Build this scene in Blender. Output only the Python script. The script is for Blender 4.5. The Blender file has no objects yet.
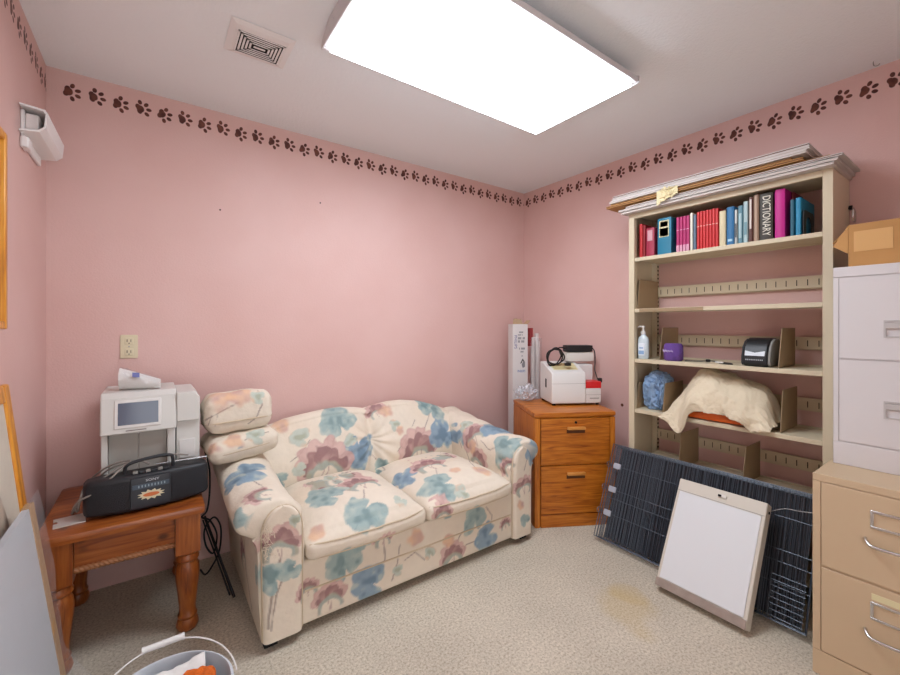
import bpy, bmesh, math, random
import numpy as np
from mathutils import Vector, Matrix, noise as mnoise

random.seed(7)
SC = bpy.context.scene
COL = SC.collection
PI = math.pi

# ------------------------------------------------------------------ camera, light, exposure
YAW = math.atan2(295, 409)
EYE = 1.26
cam = bpy.data.cameras.new('camera'); cam_o = bpy.data.objects.new('camera', cam); COL.objects.link(cam_o)
cam_o.location = (0, 0, EYE); cam_o.rotation_euler = (PI/2, 0, -YAW)
cam.sensor_width = 36; cam.lens = 409/900*36; cam.shift_y = -11.5/900; cam.clip_start = .02
SC.camera = cam_o
SC.view_settings.view_transform = 'Standard'; SC.view_settings.look = 'None'
SC.view_settings.gamma = 1; SC.view_settings.use_curve_mapping = False
SC.view_settings.exposure = 0.97
LAMP_STRENGTH = 8.0
FILL_STRENGTH = 1.9
w = bpy.data.worlds.new('fill_world'); SC.world = w; w.use_nodes = True  # even fill light, added; it enters through the doorway behind the camera
w.node_tree.nodes['Background'].inputs[0].default_value = (.96, .98, 1.0, 1)
w.node_tree.nodes['Background'].inputs[1].default_value = FILL_STRENGTH

# ------------------------------------------------------------------ helpers
def lin(h):
    if isinstance(h, str):
        h = [int(h[i:i+2], 16)/255 for i in (0, 2, 4)]
    return tuple(c/12.92 if c <= .04045 else ((c+.055)/1.055)**2.4 for c in h)

def mat(name, color, rough=.6, metal=0., bump=0., bscale=200., var=0., vscale=8., emit=None, spec=.5):
    m = bpy.data.materials.new(name); m.use_nodes = True
    nt = m.node_tree; N = nt.nodes; L = nt.links; b = N['Principled BSDF']
    c = lin(color)
    b.inputs['Base Color'].default_value = (*c, 1)
    b.inputs['Roughness'].default_value = rough; b.inputs['Metallic'].default_value = metal
    b.inputs['Specular IOR Level'].default_value = spec
    if bump or var:
        tc = N.new('ShaderNodeTexCoord')
    if var:
        n = N.new('ShaderNodeTexNoise'); n.inputs['Scale'].default_value = vscale; n.inputs['Detail'].default_value = 6
        L.new(tc.outputs['Object'], n.inputs['Vector'])
        r = N.new('ShaderNodeValToRGB')
        r.color_ramp.elements[0].position = .3; r.color_ramp.elements[1].position = .7
        r.color_ramp.elements[0].color = (*[x*(1-var) for x in c], 1)
        r.color_ramp.elements[1].color = (*[min(1, x*(1+var*.6)) for x in c], 1)
        L.new(n.outputs[0], r.inputs[0]); L.new(r.outputs[0], b.inputs['Base Color'])
    if bump:
        n2 = N.new('ShaderNodeTexNoise'); n2.inputs['Scale'].default_value = bscale; n2.inputs['Detail'].default_value = 4
        L.new(tc.outputs['Object'], n2.inputs['Vector'])
        bp = N.new('ShaderNodeBump'); bp.inputs['Strength'].default_value = bump; bp.inputs['Distance'].default_value = .01
        L.new(n2.outputs[0], bp.inputs['Height']); L.new(bp.outputs[0], b.inputs['Normal'])
    if emit:
        b.inputs['Emission Color'].default_value = (*lin(emit[0]), 1); b.inputs['Emission Strength'].default_value = emit[1]
    return m

def wood(name, c_dark, c_mid, c_light, axis='X', scale=1., rough=.35, knots=False):
    m = bpy.data.materials.new(name); m.use_nodes = True
    nt = m.node_tree; N = nt.nodes; L = nt.links; b = N['Principled BSDF']
    b.inputs['Roughness'].default_value = rough
    tc = N.new('ShaderNodeTexCoord'); mp = N.new('ShaderNodeMapping')
    s = [22*scale]*3; s['XYZ'.index(axis)] = 1.6*scale
    mp.inputs['Scale'].default_value = s
    L.new(tc.outputs['Object'], mp.inputs[0])
    n = N.new('ShaderNodeTexNoise'); n.inputs['Scale'].default_value = 2.2; n.inputs['Detail'].default_value = 9; n.inputs['Distortion'].default_value = 1.2
    L.new(mp.outputs[0], n.inputs['Vector'])
    r = N.new('ShaderNodeValToRGB'); e = r.color_ramp.elements
    e[0].position = .28; e[0].color = (*lin(c_dark), 1); e[1].position = .75; e[1].color = (*lin(c_light), 1)
    x = e.new(.5); x.color = (*lin(c_mid), 1)
    L.new(n.outputs[0], r.inputs[0])
    out = r.outputs[0]
    if knots:
        mk = N.new('ShaderNodeMapping'); sk = [9.]*3; sk['XYZ'.index(axis)] = 6.
        mk.inputs['Scale'].default_value = sk; L.new(tc.outputs['Object'], mk.inputs[0])
        v = N.new('ShaderNodeTexVoronoi'); L.new(mk.outputs[0], v.inputs['Vector']); v.inputs['Scale'].default_value = 1.
        mr = N.new('ShaderNodeMapRange'); mr.inputs[1].default_value = .07; mr.inputs[2].default_value = .16; mr.inputs[3].default_value = .85; mr.inputs[4].default_value = 0
        L.new(v.outputs[0], mr.inputs[0])
        mx = N.new('ShaderNodeMix'); mx.data_type = 'RGBA'
        L.new(mr.outputs[0], mx.inputs[0]); L.new(out, mx.inputs[6]); mx.inputs[7].default_value = (*lin('4a2210'), 1)
        out = mx.outputs[2]
    L.new(out, b.inputs['Base Color'])
    bp = N.new('ShaderNodeBump'); bp.inputs['Strength'].default_value = .08; bp.inputs['Distance'].default_value = .005
    L.new(n.outputs[0], bp.inputs['Height']); L.new(bp.outputs[0], b.inputs['Normal'])
    return m

def thing(name, label, cat, loc=(0, 0, 0), rz=0, group=None):
    o = bpy.data.objects.new(name, None); COL.objects.link(o); o.empty_display_size = .05
    o.location = loc; o.rotation_euler = (0, 0, rz)
    o['label'] = label; o['category'] = cat
    if group: o['group'] = group
    return o

def M_of(o):
    m = Matrix.Translation(o.location) @ o.rotation_euler.to_matrix().to_4x4()
    return M_of(o.parent) @ m if o.parent else m

def smooth_angle(me, ang):
    for p in me.polygons: p.use_smooth = True
    try: me.set_sharp_from_angle(angle=ang)
    except Exception: pass

def part(name, bm, m, parent=None, local=False, smooth=35, bevel=0, segs=2, label=None, sub=0, solid=0):
    """link a bmesh as ONE mesh object; geometry is in world coordinates unless local"""
    if parent is not None and not local:
        bm.transform(M_of(parent).inverted())
    bmesh.ops.recalc_face_normals(bm, faces=bm.faces)
    me = bpy.data.meshes.new(name); bm.to_mesh(me); bm.free()
    o = bpy.data.objects.new(name, me); COL.objects.link(o)
    for x in (m if isinstance(m, (list, tuple)) else [m]): me.materials.append(x)
    if parent is not None: o.parent = parent
    if smooth: smooth_angle(me, math.radians(smooth))
    if solid:
        s = o.modifiers.new('thickness', 'SOLIDIFY'); s.thickness = solid; s.offset = 0
    if sub:
        s = o.modifiers.new('subdivision', 'SUBSURF'); s.levels = sub; s.render_levels = sub
    if bevel:
        b = o.modifiers.new('bevel', 'BEVEL'); b.width = bevel; b.segments = segs; b.limit_method = 'ANGLE'; b.angle_limit = math.radians(40)
    if label: o['label'] = label
    return o

def tag(o, label, cat, group=None):
    o['label'] = label; o['category'] = cat
    if group: o['group'] = group
    return o

def struct(name, bm, m, **k):
    o = part(name, bm, m, None, **k); o['kind'] = 'structure'; return o

def B(): return bmesh.new()

def box(bm, a, b, M=None, mi=0):
    x0, y0, z0 = a; x1, y1, z1 = b
    P = [(x0,y0,z0),(x1,y0,z0),(x1,y1,z0),(x0,y1,z0),(x0,y0,z1),(x1,y0,z1),(x1,y1,z1),(x0,y1,z1)]
    v = [bm.verts.new(M @ Vector(p) if M else p) for p in P]
    for f in ((0,3,2,1),(4,5,6,7),(0,1,5,4),(1,2,6,5),(2,3,7,6),(3,0,4,7)):
        fc = bm.faces.new([v[i] for i in f]); fc.material_index = mi
    return bm

def BX(a, b, M=None): return box(B(), a, b, M)

def prism(bm, pts, fn0, fn1, mi=0):
    """closed 2D outline lofted between two mapping functions"""
    a = [bm.verts.new(fn0(*p)) for p in pts]; b = [bm.verts.new(fn1(*p)) for p in pts]
    n = len(pts)
    for i in range(n):
        bm.faces.new((a[i], a[(i+1) % n], b[(i+1) % n], b[i])).material_index = mi
    bm.faces.new(a[::-1]).material_index = mi; bm.faces.new(b).material_index = mi
    return bm

def frame_of(t):
    t = t.normalized(); u = Vector((0, 0, 1)) if abs(t.z) < .9 else Vector((1, 0, 0))
    a = t.cross(u).normalized(); return a, t.cross(a).normalized()

def tube(bm, pts, r, n=8, closed=False, mi=0):
    pts = [Vector(p) for p in pts]; k = len(pts)
    rr = r if hasattr(r, '__len__') else [r]*k
    rings = []; a = None
    for i, p in enumerate(pts):
        if closed: t = pts[(i+1) % k]-pts[i-1]
        else: t = pts[min(i+1, k-1)]-pts[max(i-1, 0)]
        if t.length < 1e-9: t = Vector((0, 0, 1))
        t.normalize()
        if a is None: a, b = frame_of(t)
        else:
            a = (a-t*a.dot(t))
            if a.length < 1e-6: a, b = frame_of(t)
            a.normalize(); b = t.cross(a)
        rings.append([bm.verts.new(p+(a*math.cos(2*PI*j/n)+b*math.sin(2*PI*j/n))*rr[i]) for j in range(n)])
    m = k if closed else k-1
    for i in range(m):
        A, Bq = rings[i], rings[(i+1) % k]
        for j in range(n):
            bm.faces.new((A[j], A[(j+1) % n], Bq[(j+1) % n], Bq[j])).material_index = mi
    if not closed:
        bm.faces.new(rings[0][::-1]).material_index = mi; bm.faces.new(rings[-1]).material_index = mi
    return bm

def cyl(bm, p0, p1, r0, r1=None, n=24, mi=0):
    return tube(bm, [p0, p1], [r0, r0 if r1 is None else r1], n, mi=mi)

def crv(pts, n=8, closed=False):
    P = [Vector(p) for p in pts]; k = len(P); out = []
    rng = range(k) if closed else range(k-1)
    for i in rng:
        p0 = P[i-1] if (closed or i > 0) else P[0]*2-P[1]
        p1 = P[i]; p2 = P[(i+1) % k]
        p3 = P[(i+2) % k] if (closed or i+2 < k) else P[-1]*2-P[-2]
        for j in range(n):
            t = j/n
            out.append(.5*((2*p1)+(p2-p0)*t+(2*p0-5*p1+4*p2-p3)*t*t+(3*p1-p0-3*p2+p3)*t**3))
    if not closed: out.append(P[-1])
    return out

def lathe(bm, prof, n=32, c=(0, 0, 0), mi=0):
    rings = []
    for r, z in prof:
        if r < 1e-6: rings.append([bm.verts.new((c[0], c[1], c[2]+z))])
        else: rings.append([bm.verts.new((c[0]+r*math.cos(2*PI*j/n), c[1]+r*math.sin(2*PI*j/n), c[2]+z)) for j in range(n)])
    for A, Bq in zip(rings, rings[1:]):
        for j in range(n):
            q = [A[j % len(A)], A[(j+1) % len(A)], Bq[(j+1) % len(Bq)], Bq[j % len(Bq)]]
            q = [x for i, x in enumerate(q) if x not in q[:i]]
            if len(q) > 2: bm.faces.new(q).material_index = mi
    return bm

def grid(bm, nu, nv, fn, closed_u=False):
    V = [[bm.verts.new(fn(i/(nu if closed_u else nu-1), j/(nv-1))) for j in range(nv)] for i in range(nu)]
    for i in range(nu if closed_u else nu-1):
        for j in range(nv-1):
            bm.faces.new((V[i][j], V[(i+1) % nu][j], V[(i+1) % nu][j+1], V[i][j+1]))
    return V

def rbox(bm, a, b, r, res, fn=None):
    """dense rounded box, every vertex passed through fn"""
    a = Vector(a); b = Vector(b); d = b-a; c = (a+b)/2; h = d/2
    seen = {}
    ns = [max(2, int(round(d[i]/res))) for i in range(3)]
    def V(i, j, k):
        key = (i, j, k)
        if key in seen: return seen[key]
        p = Vector((-h[0]+d[0]*i/ns[0], -h[1]+d[1]*j/ns[1], -h[2]+d[2]*k/ns[2]))
        q = Vector([max(-(h[x]-r), min(h[x]-r, p[x])) for x in range(3)])
        e = p-q
        if e.length > 1e-9: p = q+e.normalized()*min(r, max(abs(x) for x in e) if sum(abs(x) > 1e-9 for x in e) == 1 else r)
        p = p+c
        if fn: p = Vector(fn(p.x, p.y, p.z))
        seen[key] = bm.verts.new(p); return seen[key]
    for ax in range(3):
        u, v = [x for x in range(3) if x != ax]
        for side in (0, ns[ax]):
            for i in range(ns[u]):
                for j in range(ns[v]):
                    q = []
                    for di, dj in ((0, 0), (1, 0), (1, 1), (0, 1)):
                        k = [0, 0, 0]; k[ax] = side; k[u] = i+di; k[v] = j+dj; q.append(V(*k))
                    try: bm.faces.new(q)
                    except ValueError: pass
    return bm

def lettering(name, txt, size, M, m, parent, extrude=.0006, sx=1., align='CENTER'):
    """flat mesh letters; local x to the right, y up, facing +z of M"""
    c = bpy.data.curves.new(name, 'FONT'); c.body = txt; c.size = size; c.extrude = extrude; c.align_x = align; c.align_y = 'CENTER'
    c.resolution_u = 2
    o = bpy.data.objects.new(name, c); COL.objects.link(o)
    dg = bpy.context.evaluated_depsgraph_get(); dg.update()
    me = bpy.data.meshes.new_from_object(o.evaluated_get(dg))
    bpy.data.objects.remove(o); bpy.data.curves.remove(c)
    bm = B(); bm.from_mesh(me); bpy.data.meshes.remove(me)
    bm.transform(M @ Matrix.Diagonal((sx, 1, 1, 1)))
    return part(name, bm, m, parent, smooth=0)

def basis(o, x, y):
    """4x4 with given origin, x axis, y axis"""
    x = Vector(x).normalized(); y = Vector(y); z = x.cross(y).normalized(); y = z.cross(x)
    return Matrix(((x.x, y.x, z.x, o[0]), (x.y, y.y, z.y, o[1]), (x.z, y.z, z.z, o[2]), (0, 0, 0, 1)))

def fbm(x, y=0., z=0., o=4):
    return mnoise.fractal(Vector((x, y, z)), .9, 2.1, o)

# ------------------------------------------------------------------ materials
M_ceiling = mat('textured ceiling paint', 'f1f6f8', .9, bump=.25, bscale=90)
M_white = mat('white plastic', 'dcdad6', .4)
M_vent = mat('bright white plastic', 'ecebe9', .4)
M_offwhite = mat('warm white plastic', 'd6d2cb', .45)
M_whitemetal = mat('white painted metal', 'd3d0d0', .45)
M_beigemetal = mat('beige painted metal', 'c8b090', .5, var=.04, vscale=3)
M_shelf = mat('putty painted steel', 'cfc2a6', .5)
M_shelfdark = mat('tan painted steel', '9c8566', .55)
M_black = mat('black plastic', '17181b', .45)
M_darkgrey = mat('dark grey plastic', '2b2d31', .55)
M_grey = mat('grey plastic', '8b8983', .5)
M_dark = mat('dark void', '0c0c0c', .9)
M_chrome = mat('brushed chrome', 'cfcfcf', .25, metal=1.)
M_palegrey = mat('pale grey enamel', 'b9b6b4', .4)
M_steel = mat('satin steel', '9a9a98', .4, metal=.8)
M_cord = mat('black rubber cord', '121214', .55)
M_greycord = mat('grey rubber cord', '8f8880', .5)
M_cardboard = mat('brown cardboard', 'b98a52', .8, var=.12, vscale=6)
M_whitecard = mat('white faced cardboard', 'd8d2cd', .75, var=.05)
M_cardedge = mat('corrugated brown edge', '6f4a35', .85, bump=.5, bscale=400)
M_paleedge = mat('pale carton edge', 'c3b8b0', .85)
M_paper = mat('white paper', 'e4e2de', .8)
M_cream = mat('yellowed paper', 'e3d6ab', .8)
M_orange = mat('orange plastic', 'd8611b', .5, var=.1, vscale=20)
M_red = mat('red plastic', 'd2262a', .4)

# ------------------------------------------------------------------ room shell
XL, XR, YB, YF, H = -.40, 2.671, 2.574, -.9, 2.44

def wall_material(name, along, start, flip=1):
    """pink paint with stencilled brown paw prints in a row below the ceiling"""
    m = bpy.data.materials.new(name); m.use_nodes = True
    nt = m.node_tree; N = nt.nodes; L = nt.links; b = N['Principled BSDF']; b.inputs['Roughness'].default_value = .55
    tc = N.new('ShaderNodeTexCoord'); sp = N.new('ShaderNodeSeparateXYZ'); L.new(tc.outputs['Object'], sp.inputs[0])
    def mth(op, a, bb=None, c=None):
        n = N.new('ShaderNodeMath'); n.operation = op
        for i, v in enumerate((a, bb, c)):
            if v is None: continue
            if isinstance(v, (int, float)): n.inputs[i].default_value = v
            else: L.new(v, n.inputs[i])
        return n.outputs[0]
    PIT = .0885
    u = mth('MULTIPLY', mth('SUBTRACT', sp.outputs[along], start), flip/PIT)
    cell = mth('FLOOR', u)
    x = mth('MULTIPLY', mth('SUBTRACT', mth('SUBTRACT', u, cell), .5), PIT)
    par = mth('SUBTRACT', mth('MULTIPLY', mth('MODULO', mth('ABSOLUTE', cell), 2.), 2.), 1.)    # -1 / 1
    rnd = N.new('ShaderNodeTexWhiteNoise'); rnd.noise_dimensions = '1D'; L.new(cell, rnd.inputs['W'])
    z = mth('SUBTRACT', sp.outputs[2], mth('ADD', 2.350, mth('MULTIPLY', par, .004)))
    ang = mth('ADD', mth('MULTIPLY', par, .22), mth('MULTIPLY', mth('SUBTRACT', rnd.outputs[0], .5), .25))
    ca = mth('COSINE', ang); sa = mth('SINE', ang)
    X = mth('ADD', mth('MULTIPLY', x, ca), mth('MULTIPLY', z, sa))
    Z = mth('SUBTRACT', mth('MULTIPLY', z, ca), mth('MULTIPLY', x, sa))
    # edge wobble
    nz = N.new('ShaderNodeTexNoise'); nz.inputs['Scale'].default_value = 60; L.new(tc.outputs['Object'], nz.inputs['Vector'])
    wob = mth('MULTIPLY', mth('SUBTRACT', nz.outputs[0], .5), .5)
    best = None
    toes = [(-.010+.032*math.cos(q), .0315*math.sin(q), .0115, .0085, q) for q in (1.42, .58, -.22, -1.05)]
    for (cx, cz, rx, rz, a) in [(-.013, 0, .0155, .0185, 0), (-.019, .011, .0105, .0135, 0), (-.019, -.011, .0105, .0135, 0)]+toes:
        dx = mth('SUBTRACT', X, cx); dz = mth('SUBTRACT', Z, cz)
        e1 = mth('DIVIDE', mth('ADD', mth('MULTIPLY', dx, math.cos(a)), mth('MULTIPLY', dz, math.sin(a))), rx)
        e2 = mth('DIVIDE', mth('SUBTRACT', mth('MULTIPLY', dz, math.cos(a)), mth('MULTIPLY', dx, math.sin(a))), rz)
        d = mth('ADD', mth('MULTIPLY', e1, e1), mth('MULTIPLY', e2, e2))
        best = d if best is None else mth('MINIMUM', best, d)
    mask = N.new('ShaderNodeMapRange'); mask.inputs[1].default_value = .8; mask.inputs[2].default_value = 1.15; mask.inputs[3].default_value = 1; mask.inputs[4].default_value = 0
    L.new(mth('ADD', best, mth('ADD', wob, mth('MULTIPLY', mth('LESS_THAN', u, 0.), 50.))), mask.inputs[0])
    # pink paint with faint mottling
    n = N.new('ShaderNodeTexNoise'); n.inputs['Scale'].default_value = 2.5; n.inputs['Detail'].default_value = 5; L.new(tc.outputs['Object'], n.inputs['Vector'])
    rp = N.new('ShaderNodeValToRGB'); rp.color_ramp.elements[0].position = .3; rp.color_ramp.elements[1].position = .7
    rp.color_ramp.elements[0].color = (*lin(PINK0), 1); rp.color_ramp.elements[1].color = (*lin(PINK1), 1)
    L.new(n.outputs[0], rp.inputs[0])
    n3 = N.new('ShaderNodeTexNoise'); n3.inputs['Scale'].default_value = 30; L.new(tc.outputs['Object'], n3.inputs['Vector'])
    br = N.new('ShaderNodeValToRGB'); br.color_ramp.elements[0].position = .35; br.color_ramp.elements[1].position = .7
    br.color_ramp.elements[0].color = (*lin('45180f'), 1); br.color_ramp.elements[1].color = (*lin('6f3a2a'), 1); L.new(n3.outputs[0], br.inputs[0])
    mx = N.new('ShaderNodeMix'); mx.data_type = 'RGBA'; L.new(mask.outputs[0], mx.inputs[0]); L.new(rp.outputs[0], mx.inputs[6]); L.new(br.outputs[0], mx.inputs[7])
    L.new(mx.outputs[2], b.inputs['Base Color'])
    n2 = N.new('ShaderNodeTexNoise'); n2.inputs['Scale'].default_value = 140; n2.inputs['Detail'].default_value = 4; L.new(tc.outputs['Object'], n2.inputs['Vector'])
    bp = N.new('ShaderNodeBump'); bp.inputs['Strength'].default_value = .12; bp.inputs['Distance'].default_value = .01
    L.new(n2.outputs[0], bp.inputs['Height']); L.new(bp.outputs[0], b.inputs['Normal'])
    return m
PINK0, PINK1 = 'd8b1a9', 'ddb9b2'
M_wall_back = wall_material('pink paint, back wall', 0, XL+.043, 1)
M_wall_right = wall_material('pink paint, right wall', 1, YB-.006, -1)
M_wall_left = wall_material('pink paint, left wall', 1, YB+.035-40*.0885, 1)
M_wall_plain = mat('pink paint', 'dcb5af', .55, bump=.12, bscale=140)

def carpet():
    m = bpy.data.materials.new('speckled beige carpet'); m.use_nodes = True
    nt = m.node_tree; N = nt.nodes; L = nt.links; b = N['Principled BSDF']; b.inputs['Roughness'].default_value = .95; b.inputs['Specular IOR Level'].default_value = .1
    tc = N.new('ShaderNodeTexCoord')
    n = N.new('ShaderNodeTexNoise'); n.inputs['Scale'].default_value = 105; n.inputs['Detail'].default_value = 4; n.inputs['Roughness'].default_value = .75; L.new(tc.outputs['Object'], n.inputs['Vector'])
    r = N.new('ShaderNodeValToRGB'); e = r.color_ramp.elements
    e[0].position = .33; e[0].color = (*lin('9d9383'), 1); e[1].position = .66; e[1].color = (*lin('d9cfbd'), 1); x = e.new(.48); x.color = (*lin('c2b7a5'), 1)
    L.new(n.outputs[0], r.inputs[0])
    n1 = N.new('ShaderNodeTexNoise'); n1.inputs['Scale'].default_value = 3; n1.inputs['Detail'].default_value = 5; L.new(tc.outputs['Object'], n1.inputs['Vector'])
    r1 = N.new('ShaderNodeMapRange'); r1.inputs[1].default_value = .3; r1.inputs[2].default_value = .7; r1.inputs[3].default_value = .9; r1.inputs[4].default_value = 1.06; L.new(n1.outputs[0], r1.inputs[0])
    mu = N.new('ShaderNodeMix'); mu.data_type = 'RGBA'; mu.blend_type = 'MULTIPLY'; mu.inputs[0].default_value = 1
    L.new(r.outputs[0], mu.inputs[6]); L.new(r1.outputs[0], mu.inputs[7])
    # yellow stain in front of the light panel
    out = mu.outputs[2]
    for (sx, sy, rad) in ((1.70, 1.02, .13), (1.80, 1.06, .07), (1.62, .90, .09)):
        d = N.new('ShaderNodeVectorMath'); d.operation = 'DISTANCE'; L.new(tc.outputs['Object'], d.inputs[0]); d.inputs[1].default_value = (sx, sy, 0)
        ad = N.new('ShaderNodeMath'); ad.operation = 'MULTIPLY_ADD'; L.new(n1.outputs[0], ad.inputs[0]); ad.inputs[1].default_value = .22; L.new(d.outputs[1], ad.inputs[2])
        mr = N.new('ShaderNodeMapRange'); mr.inputs[1].default_value = rad*.5+.11; mr.inputs[2].default_value = rad+.11; mr.inputs[3].default_value = .30; mr.inputs[4].default_value = 0; L.new(ad.outputs[0], mr.inputs[0])
        mx = N.new('ShaderNodeMix'); mx.data_type = 'RGBA'; L.new(mr.outputs[0], mx.inputs[0]); L.new(out, mx.inputs[6]); mx.inputs[7].default_value = (*lin('c0a468'), 1)
        out = mx.outputs[2]
    L.new(out, b.inputs['Base Color'])
    bp = N.new('ShaderNodeBump'); bp.inputs['Strength'].default_value = .22; bp.inputs['Distance'].default_value = .01
    L.new(n.outputs[0], bp.inputs['Height']); L.new(bp.outputs[0], b.inputs['Normal'])
    return m

T = .1
struct('floor', BX((XL-T, YF-T, -.1), (XR+T, YB+T, 0)), carpet(), smooth=0)
struct('ceiling', BX((XL-T, YF-T, H), (XR+T, YB+T, H+.1)), M_ceiling, smooth=0)
struct('wall_back', BX((XL-T, YB, 0), (XR+T, YB+T, H)), M_wall_back, smooth=0)
struct('wall_left', BX((XL-T, YF-T, 0), (XL, YB, H)), M_wall_left, smooth=0)
struct('wall_right', BX((XR, YF-T, 0), (XR+T, YB, H)), M_wall_right, smooth=0)
# the wall behind the photographer; its doorway is added to let fill light in
bm = B(); box(bm, (XL, YF-T, 0), (-.2, YF, H)); box(bm, (.7, YF-T, 0), (XR, YF, H)); box(bm, (-.2, YF-T, 2.05), (.7, YF, H))
struct('wall_front', bm, M_wall_plain, smooth=0)

# ------------------------------------------------------------------ ceiling lamp
LX0, LX1, LY0, LY1, LZ = .565, 1.757, 1.027, 1.60, 2.35
M_lens = mat('glowing acrylic lens', 'ffffff', .5, emit=('ebf4ff', LAMP_STRENGTH))
t = thing('ceiling_light', 'large rectangular white fluorescent ceiling light with glowing lens', 'ceiling light', ((LX0+LX1)/2, (LY0+LY1)/2, H))
part('lens', BX((LX0, LY0, LZ), (LX1, LY1, LZ+.030)), M_lens, t, smooth=0, label='glowing white lens')
bm = B()
g = .022
fa, fb = LZ+.017, LZ+.042
box(bm, (LX0-g, LY0-g, fa), (LX1+g, LY0-.0005, fb)); box(bm, (LX0-g, LY1+.0005, fa), (LX1+g, LY1+g, fb))
box(bm, (LX0-g, LY0-.0005, fa), (LX0-.0005, LY1+.0005, fb)); box(bm, (LX1+.0005, LY0-.0005, fa), (LX1+g, LY1+.0005, fb))
part('lens_frame', bm, M_whitemetal, t, bevel=.003)
part('leak_blocker', BX((LX0-.003, LY0-.003, LZ+.0305), (LX1+.003, LY1+.003, LZ+.0415)), M_whitemetal, t, smooth=0)  # unseen plate, added to stop lens light leaking up past the housing
part('housing', BX((LX0-.005, LY0+.07, LZ+.0425), (LX1+.005, LY1-.07, H-.0005)), M_whitemetal, t, smooth=0)
for xx in (LX0-g-.004, LX1+g):
    bm = B()
    prism(bm, [(LY0-g-.004, LZ+.014), (LY1+g+.004, LZ+.014), (LY1+g+.004, LZ+.044), (LY1-.06, H-.0005), (LY0+.06, H-.0005), (LY0-g-.004, LZ+.044)],
          lambda y, z: (xx, y, z), lambda y, z: (xx+.004, y, z))
    for k in range(3): cyl(bm, (xx-.002, LY0+.1+k*.18, LZ+.055), (xx+.006, LY0+.1+k*.18, LZ+.055), .004, n=10)
    part('end_cap', bm, M_whitemetal, t, smooth=0)

# ------------------------------------------------------------------ ceiling exhaust grille
t = thing('ceiling_vent', 'square white exhaust fan grille set in the ceiling', 'vent', (.355, 1.855, H))
bm = B()
x0, x1, y0, y1 = .236, .474, 1.742, 1.967
o4 = [(x0, y0), (x1, y0), (x1, y1), (x0, y1)]
i4 = [(x0+.022, y0+.022), (x1-.022, y0+.022), (x1-.022, y1-.022), (x0+.022, y1-.022)]
a = [bm.verts.new((*p, H-.002)) for p in o4]; c = [bm.verts.new((*p, H-.004)) for p in o4]; bq = [bm.verts.new((*p, H-.010)) for p in i4]
for k in range(4):
    bm.faces.new((a[k], a[(k+1) % 4], c[(k+1) % 4], c[k])); bm.faces.new((c[k], c[(k+1) % 4], bq[(k+1) % 4], bq[k]))
bm.faces.new(bq); bm.faces.new(a[::-1])
part('cover_plate', bm, M_vent, t, smooth=0)
gx0, gx1, gy0, gy1 = .268, .446, 1.795, 1.942
part('duct_opening', BX((gx0, gy0, H-.0112), (gx1, gy1, H-.0102)), M_dark, t, smooth=0)
hx, hy, mx, my = (gx1-gx0)/2, (gy1-gy0)/2, (gx0+gx1)/2, (gy0+gy1)/2
for k in range(6):
    s = k*.0125; q = .0075
    a, b2 = hx-s, hy-s
    bm = B()
    if b2-q < .012:
        box(bm, (mx-a+.004, my-b2*.5, H-.0125), (mx+a-.004, my+b2*.5, H-.0113)); part('louver', bm, M_vent, t, smooth=0); break
    box(bm, (mx-a, my-b2, H-.0125), (mx+a, my-b2+q*.75, H-.0113)); box(bm, (mx-a, my+b2-q*.75, H-.0125), (mx+a, my+b2, H-.0113))
    box(bm, (mx-a, my-b2, H-.0125), (mx-a+q, my+b2, H-.0113)); box(bm, (mx+a-q, my-b2, H-.0125), (mx+a, my+b2, H-.0113))
    part('louver', bm, M_vent, t, smooth=0)

# thin wire hook in the ceiling by the right wall
bm = B(); tube(bm, crv([(2.60, .375, H), (2.60, .375, H-.012), (2.602, .372, H-.020), (2.606, .362, H-.022), (2.607, .356, H-.016)], 5), .0018, 6)
o = part('ceiling_hook', bm, M_steel); tag(o, 'thin wire hook hanging from the ceiling by the right wall', 'hook')

# ------------------------------------------------------------------ wall light cover on the left wall
t = thing('wall_light', 'white plastic cover fixture high on the left wall near the corner', 'wall light', (XL, 2.2, 2.0))
bm = B()
prof = [(-.398, 1.966), (-.345, 1.972), (-.326, 1.990), (-.321, 2.045), (-.329, 2.058), (-.397, 2.066),
        (-.396, 2.060), (-.335, 2.052), (-.328, 2.042), (-.332, 1.994), (-.348, 1.979), (-.397, 1.973)]
ya, yb = 2.10, 2.43
bm = B(); prism(bm, prof, lambda x, z: (x, ya, z), lambda x, z: (x, yb, z))
part('cover', bm, M_vent, t, smooth=30)
part('back_plate', BX((XL+.0005, 2.13, 1.93), (-.388, 2.40, 2.055)), M_vent, t, bevel=.003)
part('lamp_holder', BX((-.388, 2.13, 1.985), (-.350, 2.20, 2.045)), M_vent, t, bevel=.006)
part('mounting_lug', BX((XL+.0005, 2.12, 1.915), (-.375, 2.18, 1.955)), M_vent, t, bevel=.006)
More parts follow.
